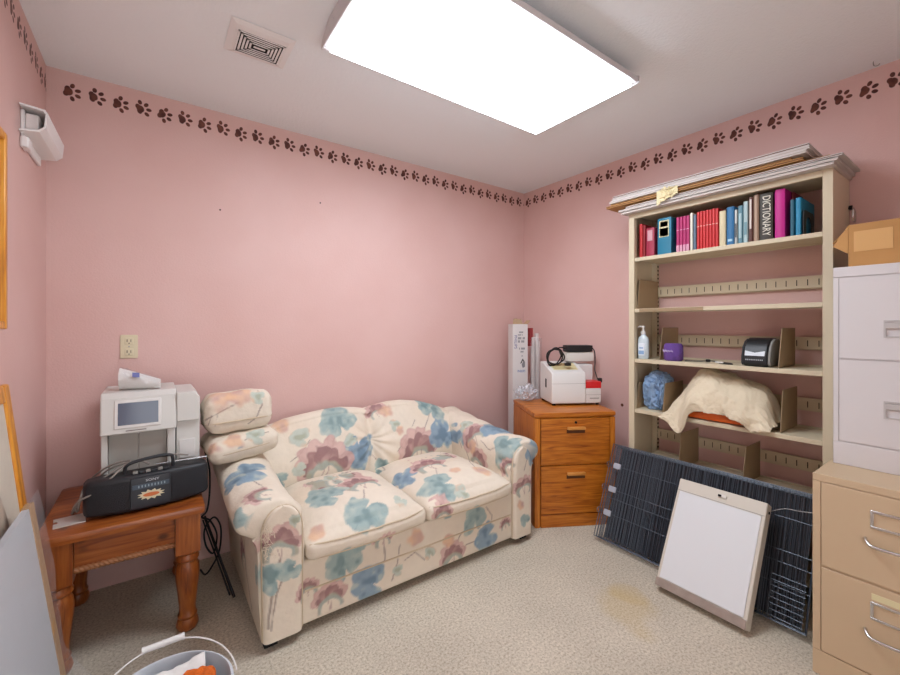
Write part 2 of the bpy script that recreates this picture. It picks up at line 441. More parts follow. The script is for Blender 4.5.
# ------------------------------------------------------------------ outlet and small wall marks
M_ivory = mat('ivory plastic', 'd9cfae', .4)
t = thing('wall_outlet', 'ivory double socket outlet on the pink back wall', 'outlet', (-.104, YB, 1.158))
bm = B(); rbox(bm, (-.139, YB-.006, 1.1), (-.069, YB-.0002, 1.216), .003, .01); part('cover_plate', bm, M_ivory, t)
for zc in (1.185, 1.131):
    bm = B(); rbox(bm, (-.121, YB-.010, zc-.017), (-.087, YB-.005, zc+.017), .002, .008); s = part('receptacle', bm, M_ivory, t)
    bm = B(); box(bm, (-.113, YB-.0107, zc-.004), (-.110, YB-.0100, zc+.009)); box(bm, (-.098, YB-.0107, zc-.004), (-.0955, YB-.0100, zc+.009))
    cyl(bm, (-.104, YB-.0107, zc-.010), (-.104, YB-.0100, zc-.010), .0025, n=10); part('socket_slot', bm, M_dark, s)
bm = B(); cyl(bm, (-.104, YB-.0115, 1.158), (-.104, YB-.005, 1.158), .003, n=10); part('screw', bm, M_steel, t)
for (px, pz, lb) in ((.291, 1.900, 'small nail hole mark on the back wall, the upper left one'), (.845, 2.036, 'small dark nail in the back wall right of the first mark')):
    bm = B(); cyl(bm, (px, YB-.006, pz), (px, YB-.0002, pz), .0045, .003, n=10); tag(part('nail', bm, M_dark), lb, 'nail')
M_brown = mat('brown plug', '6a3a26', .7)
bm = B(); lathe(bm, [(0, .006), (.007, .005), (.011, .0)], 16)
bm.transform(Matrix.Translation((XR-.0002, 1.629, .703)) @ Matrix.Rotation(-PI/2, 4, 'Y'))
tag(part('wall_plug', bm, M_brown), 'round brown plug on the right wall beside the bookcase', 'wall plug')
# ------------------------------------------------------------------ picture on the left wall (only its far edge is in the frame)
M_gold = wood('honey gold frame', 'b06a1c', 'd98f2c', 'eeb04a', 'Z', 1., .35)
t = thing('picture_frame', 'narrow honey wood picture frame hung high on the left wall', 'picture frame', (XL, 1.5, 1.5))
bm = B()
for a, b in (((1.02, 1.25), (1.045, 1.865)), ((1.845, 1.25), (1.87, 1.865)), ((1.045, 1.25), (1.845, 1.275)), ((1.045, 1.84), (1.845, 1.865))):
    box(bm, (XL+.0005, a[0], a[1]), (XL+.022, b[0], b[1]))
part('frame', bm, M_gold, t, bevel=.004)
part('picture', BX((XL+.001, 1.04, 1.27), (XL+.008, 1.85, 1.845)), M_paper, t, smooth=0)
# ------------------------------------------------------------------ large framed picture leaning on the left wall
def artwork():
    m = bpy.data.materials.new('smoky sepia picture'); m.use_nodes = True
    nt = m.node_tree; N = nt.nodes; L = nt.links; b = N['Principled BSDF']; b.inputs['Roughness'].default_value = .4
    tc = N.new('ShaderNodeTexCoord'); n = N.new('ShaderNodeTexNoise'); n.inputs['Scale'].default_value = 7; n.inputs['Detail'].default_value = 6
    L.new(tc.outputs['Object'], n.inputs['Vector'])
    r = N.new('ShaderNodeValToRGB'); e = r.color_ramp.elements
    e[0].position = .35; e[0].color = (*lin('3b3533'), 1); e[1].position = .68; e[1].color = (*lin('c9b9a6'), 1); x = e.new(.5); x.color = (*lin('7d6a5e'), 1)
    L.new(n.outputs[0], r.inputs[0]); L.new(r.outputs[0], b.inputs['Base Color'])
    return m
a = math.atan(.105)
t = thing('leaning_picture', 'large honey wood framed picture leaning against the left wall', 'picture frame', (-.272, 1.45, 0))
Mx = Matrix.Translation((-.272, 0, .0045)) @ Matrix.Rotation(-a, 4, 'Y')
bm = B()
FH, F0, F1, FW = 1.075, .95, 1.915, .055
box(bm, (-.02, F0, 0), (0, F0+FW, FH), Mx); box(bm, (-.02, F1-FW, 0), (0, F1, FH), Mx)
box(bm, (-.02, F0+FW, 0), (0, F1-FW, FW), Mx); box(bm, (-.02, F0+FW, FH-FW), (0, F1-FW, FH), Mx)
part('frame', bm, M_gold, t, bevel=.006)
part('mat_board', BX((-.017, F0+FW-.004, FW-.004), (-.008, F1-FW+.004, FH-FW+.004), Mx), mat('aged mat board', 'cfc6b6', .8, var=.08), t, smooth=0)
bm = B()
oval = [(1.42+.33*math.cos(k*2*PI/48), .56+.40*math.sin(k*2*PI/48)) for k in range(48)]
prism(bm, oval, lambda y, z: Mx @ Vector((-.009, y, z)), lambda y, z: Mx @ Vector((-.006, y, z)))
part('picture', bm, artwork(), t, smooth=0)

a2 = math.atan(.129)
t = thing('wrapped_board', 'large white board with a tan edge strip leaning inside clear plastic film', 'board', (-.208, 1.4, 0))
Mb = Matrix.Translation((-.208, 0, .003)) @ Matrix.Rotation(-a2, 4, 'Y')
part('board', BX((-.016, .9, 0), (0, 1.70, .725), Mb), mat('bluish white board', 'c9cdd2', .5), t, smooth=0)
part('edge_strip', BX((-.018, 1.7005, 0), (.002, 1.752, .728), Mb), mat('tan wood strip', 'b48a58', .7, var=.1), t, bevel=.002)
M_film = bpy.data.materials.new('clear plastic film'); M_film.use_nodes = True
nt = M_film.node_tree; N = nt.nodes; L = nt.links; N.remove(N['Principled BSDF'])
tr = N.new('ShaderNodeBsdfTransparent'); gl = N.new('ShaderNodeBsdfGlossy'); gl.inputs['Roughness'].default_value = .12
df = N.new('ShaderNodeBsdfDiffuse'); df.inputs[0].default_value = (.75, .75, .76, 1)
m1 = N.new('ShaderNodeMixShader'); m2 = N.new('ShaderNodeMixShader'); m1.inputs[0].default_value = .13; m2.inputs[0].default_value = .07
L.new(tr.outputs[0], m1.inputs[1]); L.new(df.outputs[0], m1.inputs[2]); L.new(m1.outputs[0], m2.inputs[1]); L.new(gl.outputs[0], m2.inputs[2])
L.new(m2.outputs[0], N['Material Output'].inputs['Surface'])
bm = B()
def film(u, v):
    y = .92+u*.86; z = v*.755
    x = .006+.006*math.sin(9*y+7*z)+.008*abs(fbm(y*5, z*5, 2))
    p = Mb @ Vector((x, y, z+.003))
    if u > .9: p.x += (u-.9)*1.2*max(0, .32-v)*2.2; p.y += (u-.9)*.6*max(0, .3-v)
    p.z = max(p.z, .003)
    p.z -= .05*max(0, .55-u)*v
    return p
grid(bm, 50, 40, film)
part('plastic_film', bm, M_film, t, smooth=80, label='clear plastic film')

# ------------------------------------------------------------------ end table
M_pineX = wood('red brown pine, along x', '6a2f14', '97501f', 'b26a30', 'X', 1., .3, True)
M_pineY = wood('red brown pine, along y', '5a2a16', '7f4020', '9a5730', 'Y', 1., .3, True)
M_pineZ = wood('red brown pine, along z', '6a2f14', '96501f', 'b0692f', 'Z', 1., .3)
M_rope = mat('carved rope pine', '9b6740', .5, var=.15, vscale=30)
TZ = .52; TX0, TX1, TY0, TY1 = -.345, .172, 1.965, 2.555
t = thing('end_table', 'square red brown pine end table with turned legs in the left corner', 'table', ((TX0+TX1)/2, (TY0+TY1)/2, 0))
bm = B(); rbox(bm, (TX0, TY0, TZ-.038), (TX1, TY1, TZ), .014, .03); part('tabletop', bm, M_pineX, t)
AZ = TZ-.038
def leg(cx, cy):
    bm = B(); s = .043
    box(bm, (cx-s, cy-s, .33), (cx+s, cy+s, AZ-.0005))
    prof = [(0, 0), (.026, 0), (.036, .008), (.041, .025), (.036, .045), (.032, .052), (.035, .060), (.035, .066), (.030, .072), (.030, .10), (.036, .16), (.0425, .215), (.044, .245), (.041, .27), (.034, .283),
            (.033, .288), (.042, .294), (.043, .303), (.038, .312), (.036, .318), (.043, .326), (.043, .331), (0, .331)]
    lathe(bm, prof, 28, (cx, cy, 0)); return bm
LEGS = [(TX0+.062, TY0+.06), (TX1-.062, TY0+.06), (TX0+.062, TY1-.06), (TX1-.062, TY1-.06)]
for cx, cy in LEGS: part('leg', leg(cx, cy), M_pineZ, t, smooth=40)
part('apron', BX((TX0+.106, TY0+.045, .372), (TX1-.106, TY0+.065, AZ-.0005)), M_pineX, t, smooth=0)
part('apron', BX((TX0+.106, TY1-.065, .372), (TX1-.106, TY1-.045, AZ-.0005)), M_pineX, t, smooth=0)
part('apron', BX((TX0+.045, TY0+.104, .372), (TX0+.065, TY1-.104, AZ-.0005)), M_pineY, t, smooth=0)
part('apron', BX((TX1-.065, TY0+.104, .372), (TX1-.045, TY1-.104, AZ-.0005)), M_pineY, t, smooth=0)
def rope(p, q):
    bm = B(); p = Vector(p); q = Vector(q); n = int((q-p).length/.0022)
    ax = (q-p).normalized(); a, b = frame_of(ax)
    def f(i, j):
        th = 2*PI*i; s = j*(q-p).length
        r = .0085+.0032*abs(math.sin(1.5*(th-s*2*PI/.042)))
        return p+ax*s+a*r*math.cos(th)+b*r*math.sin(th)
    grid(bm, 24, n, f, True); return bm
part('rope_moulding', rope((TX0+.106, TY0+.044, .368), (TX1-.106, TY0+.044, .368)), M_rope, t, smooth=80, label='lighter carved rope moulding')
part('rope_moulding', rope((TX1-.044, TY0+.104, .368), (TX1-.044, TY1-.104, .368)), M_rope, t, smooth=80, label='lighter carved rope moulding')

# small white plate on the table
bm = B()
Mp = Matrix.Translation((-.262, 2.095, TZ+.0006)) @ Matrix.Rotation(.12, 4, 'Z')
pts = [(-.045, -.045), (.045, -.045), (.045, .05), (-.045, .05), (-.045, .022), (-.033, .022), (-.033, -.004), (-.045, -.004)]
prism(bm, pts, lambda x, y: Mp @ Vector((x, y, 0)), lambda x, y: Mp @ Vector((x, y, .004)))
tag(part('switch_plate', bm, mat('light grey plate', 'cfc9c1', .3, metal=.2), bevel=.001), 'small pale notched plate lying on the end table left of the radio', 'plate')

# ------------------------------------------------------------------ boombox (local frame: x right, -y front)
t = thing('boombox', 'black portable radio cassette player with handle on the end table', 'radio', (-.016, 2.092, TZ), math.radians(4))
M_boom = mat('charcoal boombox plastic', '1c1d21', .5); M_grille = mat('black speaker mesh', '202126', .7, bump=.4, bscale=500)
def boom_fn(x, y, z):
    k = min(1, abs(x)/.21)
    if y < 0: y += .028*k**3
    z = z*(1-.05*k**4)
    if z < .05: z += .012*k**2*(.05-z)/.05
    z += .0
    return x, y, z
bm = B(); rbox(bm, (-.208, -.05, .001), (.208, .06, .150), .022, .012, boom_fn); part('body', bm, M_boom, t, local=True, smooth=60)
for sx in (-1, 1):
    bm = B()
    def sp(u, v, sx=sx):
        x = sx*(.068+u*.128); z = .022+v*.108
        k = abs(x)/.21
        return (x, -.0508+.028*k**3-.0035*math.sin(PI*min(1, max(0, u)))*math.sin(PI*v), z)
    grid(bm, 20, 16, sp)
    part('speaker_grille', bm, M_grille, t, local=True, smooth=60)
bm = B(); rbox(bm, (-.066, -.058, .018), (.066, -.045, .138), .004, .012); deck = part('cassette_deck', bm, mat('dark blue grey deck', '23262e', .4), t, local=True)
part('tuning_strip', BX((-.060, -.0592, .094), (.060, -.0575, .112)), mat('blue grey dial', '3d4c5a', .3), deck, local=True, smooth=0)
bm = B()
for k in range(9): box(bm, (-.042+k*.0105, -.0598, .099), (-.038+k*.0105, -.0591, .108))
part('dial_marks', bm, mat('pale dial marks', '8fa3ad', .4), deck, local=True, smooth=0)
bm = B()
st = [((.046 if k % 2 else .033)*math.cos(k*PI/12), (.021 if k % 2 else .014)*math.sin(k*PI/12)+.066) for k in range(24)]
prism(bm, st, lambda x, z: (x, -.0577, z), lambda x, z: (x, -.0589, z)); stk = part('sticker', bm, mat('cream sticker', 'd9cfae', .5), deck, local=True, smooth=0, label='cream and orange starburst sticker')
bm = B()
prism(bm, [(.027*math.cos(k*PI/8), .008*math.sin(k*PI/8)+.066) for k in range(16)], lambda x, z: (x, -.0587, z), lambda x, z: (x, -.0594, z))
part('sticker_centre', bm, mat('orange print', 'd2713a', .5), stk, local=True, smooth=0)
Mt = M_of(t) @ basis((.004, -.0588, .124), (1, 0, 0), (0, 0, 1))
lettering('name_lettering', 'SONY', .013, Mt, mat('silver letters', 'c9cdd2', .35), deck, sx=1.3)
for k in range(6):
    bm = B(); rbox(bm, (-.058+k*.0205, -.036, .149), (-.041+k*.0205, -.014, .158), .003, .006)
    part('key', bm, M_darkgrey if k % 2 else M_grey, t, local=True)
bm = B()
tube(bm, crv([(-.082, -.004, .135), (-.082, -.006, .165), (-.074, -.010, .184), (-.04, -.014, .196), (.03, -.014, .203), (.068, -.012, .198), (.076, -.008, .184), (.078, -.004, .135)], 6), .0065, 10)
part('handle', bm, M_darkgrey, t, local=True, smooth=60)
bm = B(); tube(bm, [(.205, .03, .13), (.207, .034, .152), (.02, .034, .157)], .003, 8); part('antenna', bm, M_chrome, t, local=True)
# its power cord, gathered in loops over the left end
bm = B()
tube(bm, crv([(-.02, 2.12, .683), (-.05, 2.11, .705), (-.10, 2.10, .70), (-.17, 2.09, .66), (-.232, 2.09, .60), (-.247, 2.12, .555), (-.245, 2.16, .535), (-.235, 2.20, .60), (-.19, 2.19, .66),
              (-.13, 2.15, .70), (-.08, 2.13, .705), (-.12, 2.07, .685), (-.18, 2.05, .63), (-.235, 2.06, .60), (-.258, 2.12, .545), (-.262, 2.17, .5255), (-.25, 2.21, .54), (-.215, 2.22, .60), (-.16, 2.19, .665), (-.10, 2.17, .69), (-.02, 2.16, .695), (.06, 2.155, .70), (.12, 2.155, .688)], 8), .0036, 7)
part('power_cord', bm, M_greycord, t, smooth=80, label='grey power cord')

# ------------------------------------------------------------------ white bench-top instrument behind the boombox
t = thing('lab_analyzer', 'white desktop lab instrument with a dark screen behind the black radio', 'lab instrument', (0, 2.35, TZ))
M_inst = mat('ivory white instrument', 'd3d1cb', .4)
bm = B()
# lower body with recess, upper head leaning back, side tower
box(bm, (-.182, 2.215, TZ+.0008), (-.160, 2.50, .81)); box(bm, (.044, 2.215, TZ+.0008), (.074, 2.50, .81)); box(bm, (-.160, 2.245, TZ+.0008), (.044, 2.50, .81))
part('lower_body', bm, M_inst, t, bevel=.003)
bm = B()
prism(bm, [(2.188, .806), (2.212, .955), (2.235, .977), (2.50, .977), (2.50, .806)], lambda y, z: (-.184, y, z), lambda y, z: (.078, y, z))
hd = part('display_head', bm, M_inst, t, bevel=.006, segs=3)
def on_face(x, v, d=0):          # point on the sloped face, v = 0..1 up
    return Vector((x, 2.188+.024*v-d, .806+.149*v-.0*d))
def panel(x0, x1, v0, v1, d0, d1):
    bm = B(); prism(bm, [(x0, v0), (x1, v0), (x1, v1), (x0, v1)], lambda x, v: on_face(x, v, d0), lambda x, v: on_face(x, v, d1)); return bm
part('screen_bezel', panel(-.138, .022, .16, .93, -.002, .004), M_white, hd, bevel=.002)
M_scr = bpy.data.materials.new('unlit blue grey screen'); M_scr.use_nodes = True
b = M_scr.node_tree.nodes['Principled BSDF']; b.inputs['Base Color'].default_value = (*lin('5a6274'), 1); b.inputs['Roughness'].default_value = .12
part('screen', panel(-.126, .012, .25, .86, .003, .0048), M_scr, hd, smooth=0, label='dark blue grey screen')
part('name_strip', panel(-.10, -.03, .07, .10, -.001, .0008), mat('grey print', '8a7f78', .6), hd, smooth=0)
M_door = mat('grey instrument door', 'a9a59d', .5)
part('sample_door', BX((-.159, 2.238, TZ+.03), (-.0595, 2.2448, .80)), M_door, t, bevel=.002)
part('sample_door', BX((-.0575, 2.238, TZ+.03), (.043, 2.2448, .80)), M_door, t, bevel=.002)
bm = B()
prism(bm, [(.0785, .83), (.168, .83), (.168, .935), (.150, .962), (.0785, .962)], lambda x, z: (x, 2.20, z), lambda x, z: (x, 2.50, z))
part('printer_head', bm, M_inst, t, bevel=.004)
bm = B(); box(bm, (.0785, 2.222, TZ+.0008), (.168, 2.50, .829)); tw = part('side_tower', bm, M_inst, t, bevel=.003)
part('paper_flap', BX((.088, 2.216, .66), (.150, 2.2215, .745)), M_white, tw, bevel=.002)
# roll in a clear wrapper on top
t = thing('wrapped_roll', 'white paper roll in a clear wrapper lying on top of the lab instrument', 'paper roll', (-.07, 2.30, .978))
ax0 = Vector((-.118, 2.30, 1.0265)); ax1 = Vector((.010, 2.285, 1.0))
bm = B()
n = 40
def rl(i, j):
    r = .0475*(1-j)+.0205*j
    c0 = Vector((-.125, 2.32, .979))*(1-j)+Vector((.02, 2.27, .979))*j
    th = 2*PI*i
    k = 1+.035*fbm(math.cos(th)*2, math.sin(th)*2, j*4)
    return c0+Vector((.1*r*math.cos(th), r*math.cos(th)*k*.9, max(.0006, r+r*math.sin(th)*k)))
V = grid(bm, n, 24, rl, True)
bm.faces.new([r[0] for r in V]); bm.faces.new([r[-1] for r in V])
part('roll', bm, M_paper, t, smooth=50)
bm = B()
def wr(i, j):
    p = rl(i, j); c0 = Vector((-.125, 2.32, .979))*(1-j)+Vector((.02, 2.27, .979))*j
    q = p+(p-(c0+Vector((0, 0, .03))))*.08*(1+1.4*fbm(i*9, j*9, 5))
    q.z = max(q.z, .979); return q
grid(bm, n, 24, wr, True); part('wrapper', bm, M_film, t, smooth=80, label='clear crinkled wrapper')
bm = B(); box(bm, (-.013, -.011, 0), (.013, .011, .001), Matrix.Translation((-.068, 2.262, 1.045)) @ Matrix.Rotation(1.0, 4, 'X') @ Matrix.Rotation(.25, 4, 'Y'))
part('sticker', bm, mat('blue violet label', '5a5f9c', .5), t, smooth=0, label='small blue label')

# black cords hanging between the end table and the sofa, and the thin black rod
bm = B()
tube(bm, crv([(.195, 2.30, .66), (.215, 2.31, .56), (.216, 2.31, .44), (.205, 2.31, .36), (.185, 2.32, .33), (.22, 2.33, .30), (.25, 2.33, .22), (.235, 2.34, .13), (.205, 2.36, .17), (.20, 2.36, .25), (.24, 2.36, .30), (.27, 2.36, .24), (.265, 2.37, .12), (.23, 2.38, .04), (.205, 2.40, .005), (.19, 2.46, .005)], 8), .0042, 8)
tag(part('black_cable', bm, M_cord, smooth=80), 'tangled black cable hanging between the end table and the sofa', 'cable')
bm = B(); tube(bm, [(.297, 2.115, .008), (.206, 2.43, .285)], .0065, 8); tube(bm, [(.283, 2.145, .006), (.198, 2.43, .27)], .004, 8)
tag(part('metal_rod', bm, M_cord), 'thin black metal rod leaning between the end table and the sofa', 'rod')

# ------------------------------------------------------------------ bucket in the foreground
t = thing('bucket', 'white plastic bucket with a wire handle on the floor in the foreground', 'bucket', (.02, 1.26, 0))
M_bucket = mat('bluish white bucket plastic', 'cdd3d9', .4)
bm = B()
lathe(bm, [(0, .001), (.125, .001), (.130, .006), (.149, .297), (.1545, .298), (.1545, .317), (.150, .322), (.1475, .322), (.1455, .317), (.127, .02), (0, .016)], 56, (.02, 1.26, 0))
part('pail', bm, M_bucket, t, smooth=40)
bm = B(); lathe(bm, [(.1475, .240), (.158, .240), (.158, .247), (.148, .248)], 56, (.02, 1.26, 0)); part('rim_ring', bm, M_bucket, t, smooth=40)
def bail(th, r=.163): return Vector((.02+r*math.cos(th), 1.26+r*math.sin(th)*math.cos(.10), .31+r*math.sin(th)*math.sin(.10)+.03*math.sin(th)))
bm = B(); tube(bm, [bail(PI*k/40) for k in range(41)], .0022, 8); hb = part('handle', bm, mat('white wire', 'd9d6d2', .35), t, smooth=80)
bm = B(); c0 = bail(PI/2); cyl(bm, c0+Vector((-.047, 0, 0)), c0+Vector((.047, 0, 0)), .0085, n=16)
for k in (-.047, 0, .047): cyl(bm, c0+Vector((k-.003, 0, 0)), c0+Vector((k+.003, 0, 0)), .0095, n=16)
part('grip', bm, M_white, hb)
# in the bucket
bm = B()
grid(bm, 30, 30, lambda u, v: (.015+(u-.5)*.18+.01*v, 1.262+(v-.5)*.18, .290+.022*u+.010*fbm(u*4, v*4, 1)+.02*v))
tag(part('paper_towel', bm, M_paper, smooth=80, solid=.002), 'folded white paper inside the white bucket', 'paper')
bm = B()
rbox(bm, (.042, 1.180, .290), (.132, 1.296, .342), .03, .006, lambda x, y, z: (x+.005*fbm(x*60, y*60, z*60), y+.005*fbm(y*60, z*60, x*60), z+.008*fbm(x*50, y*50, 3)))
tag(part('sponge', bm, mat('orange sponge', 'dd6a1c', .9, bump=.6, bscale=250, var=.15, vscale=40), smooth=80), 'orange sponge on the white paper inside the bucket', 'sponge')
# ------------------------------------------------------------------ printed floral fabric (the print is a colour attribute of the cloth)
def vnoise(P, f, seed=0.):
    P = P*f+seed; I = np.floor(P); F = P-I; F = F*F*(3-2*F)
    def h(i, j, k):
        q = (I[:, 0]+i)*127.1+(I[:, 1]+j)*311.7+(I[:, 2]+k)*74.7
        s = np.sin(q)*43758.5453; return s-np.floor(s)
    x, y, z = F.T
    def l(a, b, t): return a+(b-a)*t
    return l(l(l(h(0,0,0), h(1,0,0), x), l(h(0,1,0), h(1,1,0), x), y), l(l(h(0,0,1), h(1,0,1), x), l(h(0,1,1), h(1,1,1), x), y), z)

CREAM = np.array(lin('e0d4c2'))
PAL = {k: np.array(lin(v)) for k, v in dict(blue='869eaf', teal='99adab', pale='bcc4b8', deep='688396', mauve='9b7273', rose='b9938d', pink='d3b1a8', sage='a7ac98', peach='dfb795', stem='84736c', green='789293').items()}

def mixc(C, m, c): return C*(1-m[:, None])+c*m[:, None]
def sstep(a, b, x):
    t = np.clip((x-a)/(b-a), 0, 1); return t*t*(3-2*t)

def motif_leaf(u, v, n1, n2, pal):
    th = np.arctan2(v, u); r = np.hypot(u, v)
    R = .80+.10*np.cos(3*th+1)+.09*np.abs(np.sin(3.5*th))+.30*(n1-.5)
    dth = np.abs((th+PI/2+PI) % (2*PI)-PI)
    R = R*(1-.6*np.exp(-(dth/.22)**2))
    m = 1-sstep(R-.05, R+.02, r)
    a, b, c = (PAL['deep'], PAL['blue'], PAL['pale']) if pal == 'blue' else (PAL['green'], PAL['teal'], PAL['pale']) if pal != 'pale' else (PAL['sage'], PAL['pale'], PAL['peach'])
    t = np.clip(r/np.maximum(R, .1)*.75+1.1*(n2-.5), 0, 1)
    col = mixc(np.repeat(a[None], len(u), 0), sstep(.0, .45, t), b); col = mixc(col, sstep(.55, 1.05, t)*.8, c)
    vein = (1-sstep(.0, .10, np.abs(np.sin(3.5*th+.4))))*sstep(.12, .3, r)
    col = mixc(col, vein*.35, a)
    return m*.95, col

def motif_lotus(u, v, n1, n2, pal):
    m = np.zeros(len(u)); col = np.repeat(PAL['rose'][None], len(u), 0)
    for row, (cr, L, W, cols) in enumerate(((.52, .44, .30, ('pink', 'rose')), (.36, .36, .25, ('mauve', 'rose')))):
        k = 6 if row == 0 else 5
        for i in range(k):
            ph = math.radians(-78+156*i/(k-1))
            dx, dy = math.sin(ph), math.cos(ph)
            p = u*dx+v*dy-cr; q = u*dy-v*dx
            d = np.hypot(p/L, q/W)+.35*(n1-.5)
            mm = 1-sstep(.9, 1.02, d)
            c0 = PAL[cols[i % 2]]; tip = PAL['pink'] if row == 0 else PAL['mauve']*.85
            cc = mixc(np.repeat(c0[None], len(u), 0), np.clip(.5+p/L*.5+1.2*(n2-.5), 0, 1)*.8, tip)
            edge = sstep(.72, .95, d)*.35
            cc = mixc(cc, edge, PAL['mauve']*.8 if row else PAL['rose'])
            col = col*(1-mm[:, None])+cc*mm[:, None]; m = np.maximum(m, mm)
    r = np.hypot(u*.85, (v+.30)*1.0)
    sb = (1-sstep(.50, .58, r+.25*(n1-.5)))
    col = mixc(col, sb*.8, PAL['sage']); col = mixc(col, sb*(1-sstep(.44, .52, r+.2*(n2-.5)))*.5, PAL['teal']); m = np.maximum(m, sb)
    inn = (1-sstep(.34, .40, r+.08*(n2-.5)))
    col = mixc(col, inn, CREAM*1.03)
    line = (1-sstep(.012, .03, np.minimum(np.abs(u-.08-.15*v), np.abs(u+.10+.2*v))))*(r < .38)
    col = mixc(col, line*.6, PAL['mauve'])
    m = m*sstep(-.50, -.40, v+.15*(n1-.5))
    return m*.92, col

def motif_peach(u, v, n1, n2, pal):
    th = np.arctan2(v, u); r = np.hypot(u, v)
    R = .75+.12*np.abs(np.sin(2.5*th))+.5*(n1-.5)
    m = (1-sstep(R-.3, R+.06, r))
    col = mixc(np.repeat(PAL['peach'][None], len(u), 0), np.clip(n2*1.4-.3, 0, 1), PAL['rose']*1.1)
    return m*.85, col

MOTIF = dict(leaf=motif_leaf, lotus=motif_lotus, peach=motif_peach)
